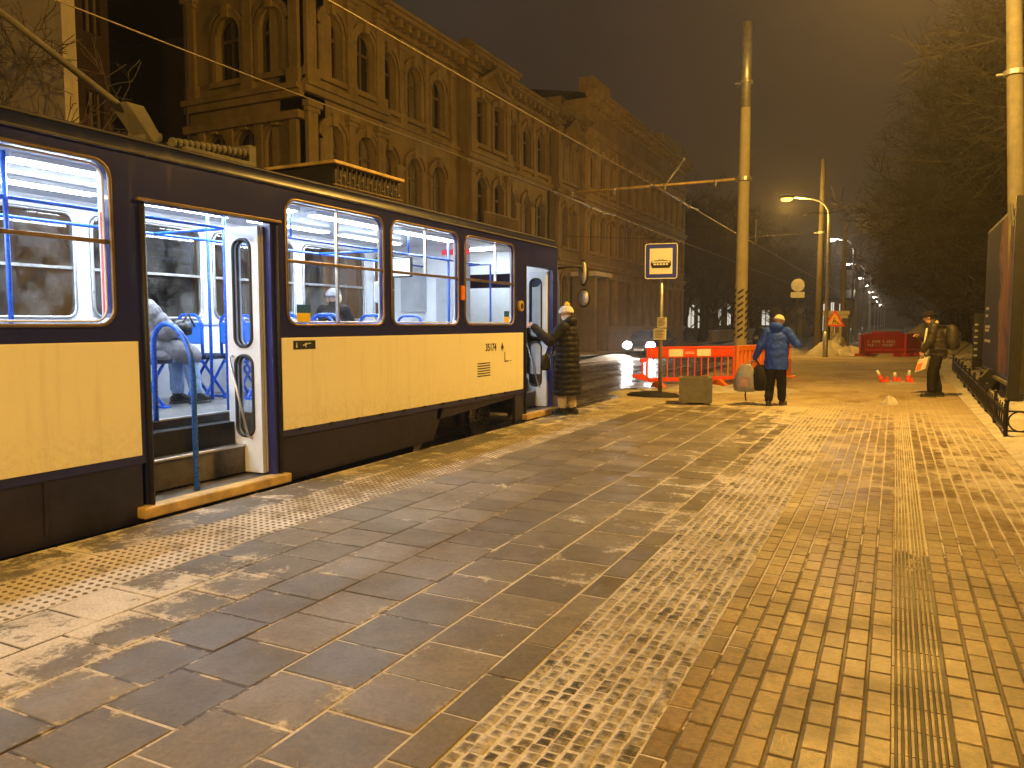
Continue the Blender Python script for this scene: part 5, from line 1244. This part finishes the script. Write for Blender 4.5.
cpole(-3.42,41.3,9.6,.19,.10,'grey pole standing just left of the orange street lamp',collars=((6.0,.22,.1),),mat='polem')
cpole(2.36,19.0,12.5,.17,.13,'tall pale concrete pole behind the billboard at the right edge',collars=((6.6,.21,.10),(8.4,.19,.08)),mat='block',lean=-.052)
for y in (62,84,106,130): cpole(-3.5,y,9.0,.2,.12,'distant pole in the row along the avenue')
# wires
def wire(name,label,pts,r,mat='wire',z=None):
    m=MB(); m.tube(pts,r,5,True); return tag(m.build(name,mat,None,True),label,'wire',None)
def sagline(x,z,y0,y1,n=30,s=.02,per=24): return [(x,y0+(y1-y0)*i/n,z-s*abs(sin(PI*(y0+(y1-y0)*i/n-23.9)/per))*10) for i in range(n+1)]
wire('contact_wire','pale contact wire running over the tram and down the street',sagline(-6.55,5.68,-10,150,40,.006),.014)
wire('contact_wire','thinner contact wire over the far track in front of the ochre building',sagline(-9.65,5.68,-10,150,40,.006),.012)
for x,i in ((-6.55,0),(-9.65,1)):
    m=MB(); 
    m.tube([(x-.1,22.6,5.66),(x+.05,23.9,5.63),(x+.15,26.5,5.52),(x+.1,28.0,5.64)],.022,6); m.ell((x+.15,26.4,5.52),.07,8,6); m.ell((x-.08,22.7,5.66),.06,8,6); m.ell((x+.12,25.4,5.56),.06,8,6)
    tag(m.build('wire_hanger','galv',None,True),'clamped hanger on the '+('near' if i==0 else 'far')+' contact wire beside the bracket arm','wire hanger')
wire('span_wire','thin span wire crossing the street behind the tall concrete pole',[(-3.42,41.3,6.1),(-9,41.4,5.95),(-17.4,41.5,6.6)],.014,'darkwire')
wire('span_wire','second thin span wire further down the street',[(-3.5,62,6.1),(-10,62,5.9),(-17,62,6.3)],.016,'darkwire')
m=MB(); m.tube([(-6.55,41.3,5.7),(-6.55,41.3,6.9)],.02,5); tag(m.build('wire_hanger','darkwire'),'vertical hanger on the span wire in the dark','wire hanger')
wire('feeder_cable','dark cable rising beside the tram front against the facade',[(-16.9,39.6,4.6),(-16.9,39.6,9.2)],.03,'wire')
# kiosk with warning sign and snow piles
kk=empty('kiosk',(-3.35,52,0),0,'small pale kiosk with posters beyond the warning triangle','kiosk')
m=MB(); m.box(-3.95,-2.55,51,52.6,0,2.1); m.build('walls','kiosk',kk,bevel=.03)
m=MB(); m.box(-4.05,-2.45,50.9,52.7,2.1,2.35); m.build('roof','kiosk',kk,bevel=.05)
m=MB(); m.box(-3.93,-3.55,50.96,50.995,.3,1.9); m.build('side_board','darkcloth',kk); m=MB(); m.box(-2.9,-2.57,50.96,50.995,.3,1.9); m.build('side_board','navyhi',kk)
m=MB(); m.box(-3.4,-3.05,50.96,50.995,1.0,1.5); m.build('poster','pinkprint',kk); m=MB(); m.box(-3.45,-3.0,50.96,50.995,.4,.8); m.build('poster','paper',kk)
ws=empty('warning_sign',(-2.92,45,0),0,'orange triangular roadworks sign on a thin post before the kiosk','warning sign')
m=MB(); m.tube([(-2.92,45.03,0),(-2.92,45.03,1.6)],.03,8); m.build('post','galv',ws,True)
def tri(c,w,h,y): return [(c[0]-w/2,y,c[1]),(c[0]+w/2,y,c[1]),(c[0],y,c[1]+h)]
m=MB(); m.prism(tri((-2.92,1.42),1.05,.92,45.0),(0,.02,0)); o=m.build('sign_panel','signred',ws); m=MB(); m.add(tri((-2.92,1.52),.74,.64,44.995),[(0,1,2)]); m.build('field','signyel',o)
m=MB()
def wq(*p): m.add([(-2.92+a,44.99,1.52+b_) for a,b_ in p],[tuple(range(len(p)))])
wq((-.12,.04),(-.08,.04),(.0,.26),(-.06,.28)); wq((.02,.04),(.06,.04),(.04,.22),(.0,.24)); wq((-.04,.30),(.02,.30),(.02,.36),(-.04,.36)); wq((.02,.2),(.16,.08),(.18,.10),(.03,.24)); wq((.12,.03),(.24,.03),(.18,.12)); m.build('pictogram','black',o)
mound('snow_pile',-2.95,40.3,1.0,.62,-.02,31,'yellow lit snow pile heaped round the foot of the orange street lamp','snow pile')
mound('snow_pile',-2.0,40.6,.95,.42,-.02,32,'lower flat snow pile stretching right from the lamp foot towards the red barriers','snow pile')
mound('snow_pile',-2.6,43.5,.8,.75,-.02,33,'snow pile behind the others below the warning triangle','snow pile')
mound('snow_lump',-.04,16.45,.17,.16,-.02,34,'small dirty lump of frozen snow lying alone on the pavers','snow lump')
mound('snow_pile',.1,22.3,.75,.07,-.01,35,'thin snow patch under the fallen red and white stubs','snow pile')
mound('snow_pile',-4.1,18.2,.9,.13,-.02,36,'bright snow between the planter and the slatted barrier','snow pile')
mound('snow_pile',-2.9,18.6,1.2,.12,-.02,37,'snow heap in front of the orange barrier behind the two bags','snow pile')
mound('snow_pile',-4.5,31.5,1.3,.35,-.1,38,'dark snow ridge on the kerb between the two tall poles','snow pile')
mound('snow_pile',2.2,46,1.6,1.1,-.02,39,'grey snow bank right of the red barriers','snow pile')
mound('snow_pile',1.7,53,1.6,1.3,-.02,40,'tall grey snow bank further behind the red barriers','snow pile')
for i,(x,dx,dy,h,l) in enumerate(((-.22,-.16,.0,.34,'left'),(.06,-.02,.02,.30,'middle'),(.34,.04,.05,.36,'right'))):
    o=empty('marker_stub',(x,22.3,.03),0,l+' one of the three short red and white marker stubs stuck in the snow','marker stub','red and white marker stubs')
    b0=V((x,22.3,.0)); b1=b0+V((dx,dy,h)); m=MB(); m.tube([b0,b0.lerp(b1,.62)],[.07,.05],10); m.build('base','redp',o,True); m=MB(); m.tube([b0.lerp(b1,.62),b1],[.042,.035],10); m.build('tip','signwhite',o,True)
    m=MB(); m.prism([(x-.02,22.25,.02),(x+.16,22.25,.02),(x+.10,22.25,.2)],(0,.05,0)); m.build('fin','redp',o)
# back of a round sign hanging on the far side
rs=empty('traffic_sign',(-4.35,40.6,0),0,'pale back of a round traffic sign over a small plate beside the grey pole','traffic sign')
m=MB(); m.tube([(-5.15,46,3.75),(-5.15,46.03,3.75)],.42,24); m.build('disc','galv',rs,True) if False else None
m=MB(); m.tube([(-4.95,46,3.72),(-4.95,46.03,3.72)],.36,24); m.build('disc','galv',rs)
m=MB(); m.box(-5.32,-4.58,46,46.03,3.02,3.34); m.build('plate','galv',rs); m=MB(); m.tube([(-4.95,46.06,-.1),(-4.95,46.06,4.0)],.03,8); m.build('post','darkwire',rs)
# billboard
bb_=empty('billboard',(2.1,20.5,0),0,'large advertising billboard seen edge on with a dark frame at the right edge','billboard')
m=MB(); m.box(2.07,2.13,17.75,23.4,.42,3.92); m.build('board','blackm',bb_,bevel=.01)
m=MB(); m.quad((2.066,17.95,.5),(2.066,23.3,.5),(2.066,23.3,3.85),(2.066,17.95,3.85)); po=m.build('poster','poster',bb_)
m=MB()
for (y0,y1,z) in ((22.3,23.0,1.9),(22.4,23.0,1.72),(21.9,23.0,1.45),(22.1,23.0,1.36),(21.7,23.0,1.1)): m.quad((2.063,y0,z),(2.063,y1,z),(2.063,y1,z+.07),(2.063,y0,z+.07))
m.build('print','paper',po)
for y in (17.9,20.6,23.2): m=MB(); m.box(2.02,2.18,y-.07,y+.07,-.02,.42) ; m.build('leg','blackm',bb_)
m=MB(); m.box(2.0,2.2,17.62,17.75,-.02,4.0); m.build('frame_post','blackm',bb_,bevel=.01)
m=MB(); m.box(2.0,2.16,17.75,23.4,.34,.40); m.build('lower_rail','block',bb_)
m=MB(); m.tube([(2.05,18.4,.9+2.6),(2.0,18.4,3.95)],.03,6); m.box(1.98,2.05,17.7,17.8,3.55,3.62); m.build('spotlight','lamph',bb_)
# notice boards by the fence
nb=empty('notice_board',(2.5,29.3,0),.2,'tall narrow black notice board standing behind the low fence','notice board')
m=MB(); m.box(2.3,2.85,29.2,29.26,.15,1.9); m.build('board','blackm',nb,bevel=.01); m=MB(); 
for i in range(6): m.box(2.33,2.43,29.19,29.198,.5+i*.2,.56+i*.2)
m.build('print','galv',nb)
for x in (2.35,2.78): m=MB(); m.box(x-.03,x+.03,29.2,29.26,-.02,.15); m.build('leg','blackm',nb)
ab=empty('tilted_board',(1.95,19.9,0),0,'small black tilted board propped in the snow below the billboard','board')
m=MB(); m.prism([(1.62,20.6,.05),(1.95,20.4,.52),(1.99,20.4,.50),(1.68,20.6,.05)],(.25,-.4,0)); m.build('panel','black',ab); m=MB(); m.tube([(1.6,20.62,.04),(1.94,20.42,.54)],.02,6); m.build('edge','block',ab)
# low iron fence with rings
def fence(pts,label,h=.42,rings=.30,post=1.6):
    o=empty('low_iron_fence',(*pts[0],0),0,label,'fence')
    for (a,b_) in zip(pts[:-1],pts[1:]):
        a=V((*a,0));b_=V((*b_,0)); L=(b_-a).length; d=(b_-a)/L; m=MB()
        for z in (.10,h-.05): m.tube([a+V((0,0,z)),b_+V((0,0,z))],.013,6)
        n=int(L/rings); 
        rm=MB()
        for i in range(n):
            c=a+d*(L*(i+.5)/n)+V((0,0,(h+.05)/2)); rr=min(L/n*.46,(h-.15)/2)
            rm.tube([c+d*rr*cos(2*PI*k/14)+V((0,0,rr*sin(2*PI*k/14))) for k in range(15)],.011,5,False)
        for i in range(n+1):
            c=a+d*(L*i/n); rm.tube([c+V((0,0,.1)),c+V((0,0,h+.02))],.009,4)
        m.build('rail','blackm',o); rm.build('scrollwork','blackm',o)
        k=int(L/post)
        for i in range(k+1): m=MB(); c=a+d*(L*i/k); m.tube([c+V((0,0,-.05)),c+V((0,0,h+.06))],.026,8); m.ell(c+V((0,0,h+.09)),.035,8,6); m.build('post','blackm',o)
    return o
fence([(1.72,28.4),(1.40,12.3),(3.6,12.0)],'low black iron fence with rings, running from the right corner along the pavement')
fence([(1.72,28.6),(6.0,30.5)],'low black iron fence with rings further back beyond the notice board',.45)
# car with headlights
def car(x,y,label,paint='carp',lights=True,z=RZ,rz=0,group=None):
    o=empty('car',(x,y,z),rz,label,'car',group); W2=.88
    prof=[(-2.2,.35),(-2.2,.75),(-2.05,.88),(-1.1,.98),(-.45,1.42),(.9,1.45),(1.7,1.02),(2.15,.92),(2.2,.4)]
    m=MB(); n=len(prof); vs=[]
    for s,k in ((-1,1),(-.92,1.0),(.92,1.0),(1,1)): 
        for (a,b_) in prof: w=W2*s*(1-.16*max(0,(b_-.95)/.5)); vs.append((w,a,b_ if abs(s)<1 else b_-.03))
    m.add(vs,[(r_*n+i,r_*n+(i+1)%n,(r_+1)*n+(i+1)%n,(r_+1)*n+i) for r_ in range(3) for i in range(n)]+[tuple(range(n)),tuple(range(4*n-1,3*n-1,-1))]); m.build('body',paint,o,local=True,bevel=.03)
    m=MB(); m.add([(-.72,-1.08,1.0),(.72,-1.08,1.0),(.62,-.5,1.40),(-.62,-.5,1.40)],[(0,1,2,3)]); m.v=[(a,b_-.02,c+.012) for a,b_,c in m.v]; m.build('windscreen','carglass',o,local=True)
    for s in (-1,1):
        m=MB(); m.add([(s*.875,-.85,1.0),(s*.875,1.35,1.02),(s*.80,.8,1.38),(s*.80,-.42,1.38)],[(0,1,2,3)]); m.v=[(a*1.012,b_,c) for a,b_,c in m.v]; m.build('side_window','carglass',o,local=True)
        m=MB(); m.ell((s*.62,-2.17,.66),(.24,.09,.19),16,8); m.build('headlight','headl' if lights else 'alu',o,True,local=True)  # lens made oversize to stand in for headlamp bloom
        for yy in (-1.35,1.35):
            m=MB(); m.tube([(s*.70,yy,.32),(s*.89,yy,.32)],.32,20); w_=m.build('wheel','black',o,local=True,bevel=.02); m=MB(); m.tube([(s*.88,yy,.32),(s*.9,yy,.32)],.2,14); m.build('rim','alu',w_,local=True)
    m=MB(); m.box(-.4,.4,-2.215,-2.2,.42,.62); m.build('grille','black',o,local=True); m=MB(); m.box(-.26,.26,-2.23,-2.21,.38,.49); m.build('number_plate','signwhite',o,local=True)
    return o
c=car(-11.9,41,'dark car approaching with both headlights on, left of the stop sign')
l=bpy.data.lights.new('headlight_light','SPOT'); l.energy=260; l.spot_size=R(60); l.spot_blend=.6; l.color=(1,.93,.85); l.shadow_soft_size=.1
for s in (-1,1):
    lo=bpy.data.objects.new('headlight_light',l); COL.objects.link(lo); lo.parent=c; lo.location=(s*.62,-2.35,.66); lo.rotation_euler=(R(84),0,PI)
car(-9.5,66,'parked dark car near the tree line behind the slatted barrier','carp',False,rz=.1)
car(3.4,66,'snowy car parked far down the pavement on the right of the lamps','plaster',False,z=0)
car(2.6,80,'pale car parked far away behind the snow banks','plaster',False,z=0)
# ------------------------------------------------------------------ TREES
def gen_tree(seed,H=9.,r0=.2,levels=5,spread=.55,bias=(0,0),lowbranch=.28):
    rnd=random.Random(seed); tr_=MB(); cr=MB()
    def rv(s): return V((rnd.uniform(-s,s),rnd.uniform(-s,s),rnd.uniform(-s,s)))
    n=10; pts=[V((0,0,-.1))]
    for i in range(1,n+1): pts.append(pts[-1]+V((rnd.uniform(-.09,.09)+bias[0]*.06,rnd.uniform(-.09,.09)+bias[1]*.06,H*.55/n)))
    tr_.tube(pts,[r0*(1.25 if i==0 else 1-.055*i) for i in range(n+1)],9)
    def grow(p,d,L,r,lv):
        k=4 if lv<3 else 3; q=[p]; a=d.copy()
        for i in range(k): a=(a+rv(.22)+V((0,0,.05 if lv<3 else -.02))).normalized(); q.append(q[-1]+a*L/k)
        cr.tube(q,[max(.011,r*(1-.55*i/k)) for i in range(k+1)],5 if lv<2 else 3,False)
        if lv>=levels: return
        nb_=rnd.randint(3,4) if lv<levels-1 else rnd.randint(4,6)
        for i in range(nb_):
            t=rnd.uniform(.3,1) if i else 1; ii=min(k-1,int(t*k)); pp=q[ii].lerp(q[ii+1],t*k-ii) if t<1 else q[-1]
            dd=(a+rv(1)*spread*1.4).normalized(); dd.z+=.10; grow(pp,dd.normalized(),L*rnd.uniform(.55,.78),r*.52,lv+1)
    for i in range(9):
        t=lowbranch+(1-lowbranch)*i/8; idx=min(n-1,int(t*n)); pp=pts[idx]; an=i*2.4+rnd.uniform(-.4,.4); up=.35+.8*t
        grow(pp,V((cos(an),sin(an),up)).normalized(),H*.27*(1.15-.35*t),r0*.42*(1.1-.4*t),1)
    return tr_,cr
TR=[]
def tree(variant,loc,rz,sc,label,group,mat=None):
    if variant not in tree.c:
        a,b_=gen_tree(*tree.spec[variant]); o=empty('bare_tree',loc,rz,label,'tree',group); o.scale=(sc,)*3
        mm='barklit' if variant==0 else 'bark'
        a.build('trunk',mm,o,True,local=True); b_.build('crown',mm,o,local=True); tree.c[variant]=o
    else:
        o=dup(tree.c[variant],loc,rz,label,sc); o['group']=group if group else ''
        if not group: del o['group']
    return o
tree.c={}; tree.spec=[(1,11.5,.16,5,.6,(0,0),.5),(2,12,.26,6,.6),(3,13,.24,5,.6),(4,12,.30,6,.7)]
tree(0,(-20.2,10.6,-.1),.4,.95,'bare tree with thin branches in front of the pale plaster building',None)
GA='bare park trees on the right of the pavement'; rt_=random.Random(9)
k=0
for (x,y,s) in ((8.2,24,1.3),(11,28,1.5),(13.5,24,1.5),(6.6,28.5,1.35),(7.8,34,1.4),(6.6,37,1.3),(6.2,49,1.3),(6.8,43,1.5),(4.9,71,1.4),(7,58,1.5),(3.6,60,1.2),(6.6,30,1.3),(5.8,51,1.4),(5.6,39,1.2),(5.6,33.5,1.1),(7.5,25,1.2),(6.2,38,1.3),(4.3,44,1.15),(9.5,32,1.3),(4.0,54,1.1),(8.4,49,1.4),(12,41,1.4),(4.3,66,1.15),(9,62,1.3),(4.4,79,1.1),(13,56,1.4),(4.8,93,1.2),(9,88,1.3),(5,110,1.2),(14.5,28,1.3),(5.4,130,1.2)):
    k+=1; tree(1+k%3,(x,y,0),rt_.uniform(0,6.2),s,'dark bare park tree standing right of the pavement',GA)
GB='bare trees beyond the road on the left'
for (x,y,s) in ((-16.3,73,1.2),(-16.6,81,1.3),(-19,77,1.3),(-16.2,90,1.2),(-20,92,1.4),(-16.0,99,1.1),(-13,112,1.),(-18.5,101,1.2),(-11,126,1.1),(-10.6,140,1.1),(-15,122,1.2),(-23,86,1.3),(-12.5,101,1.0)):
    k+=1; tree(1+k%3,(x,y,-.1),rt_.uniform(0,6.2),s,'dark bare tree beyond the road in front of the distant houses',GB)
# dark fence / hedge mass of the park
hd=empty('park_fence',(7,36,0),0,'dark board fence of the park behind the person with the backpack','fence')
m=MB(); m.box(3.3,12,35.0,35.1,0,2.0); m.build('boards','bark',hd)
for i in range(7):
    m=MB(); m.box(3.3+i*1.4,3.42+i*1.4,34.9,35.0,-.02,2.15); m.build('post','bark',hd)
S.cycles.use_denoising=True
try: S.cycles.denoiser='OPENIMAGEDENOISE'
except Exception: pass
S.cycles.max_bounces=8; S.cycles.transparent_max_bounces=12; S.cycles.sample_clamp_indirect=6; S.cycles.use_light_tree=True
S.view_settings.view_transform='Standard'; S.view_settings.look='None'; S.view_settings.exposure=0; S.view_settings.gamma=1

# thin night haze between the lamps
hm,hnt,hout=nmat('night haze'); vs_=nd(hnt,'ShaderNodeVolumeScatter'); vs_.inputs['Color'].default_value=(1,.97,.93,1); vs_.inputs['Density'].default_value=.0014; vs_.inputs['Anisotropy'].default_value=.6
hnt.links.new(vs_.outputs[0],hout.inputs['Volume'])
hz_=MB(); hz_.box(-60,60,-25,260,-2,30); hz_=hz_.build('haze',hm); tag(hz_,None,None,None,'structure'); hz_.visible_shadow=True
S.cycles.volume_step_rate=4; S.cycles.volume_bounces=0
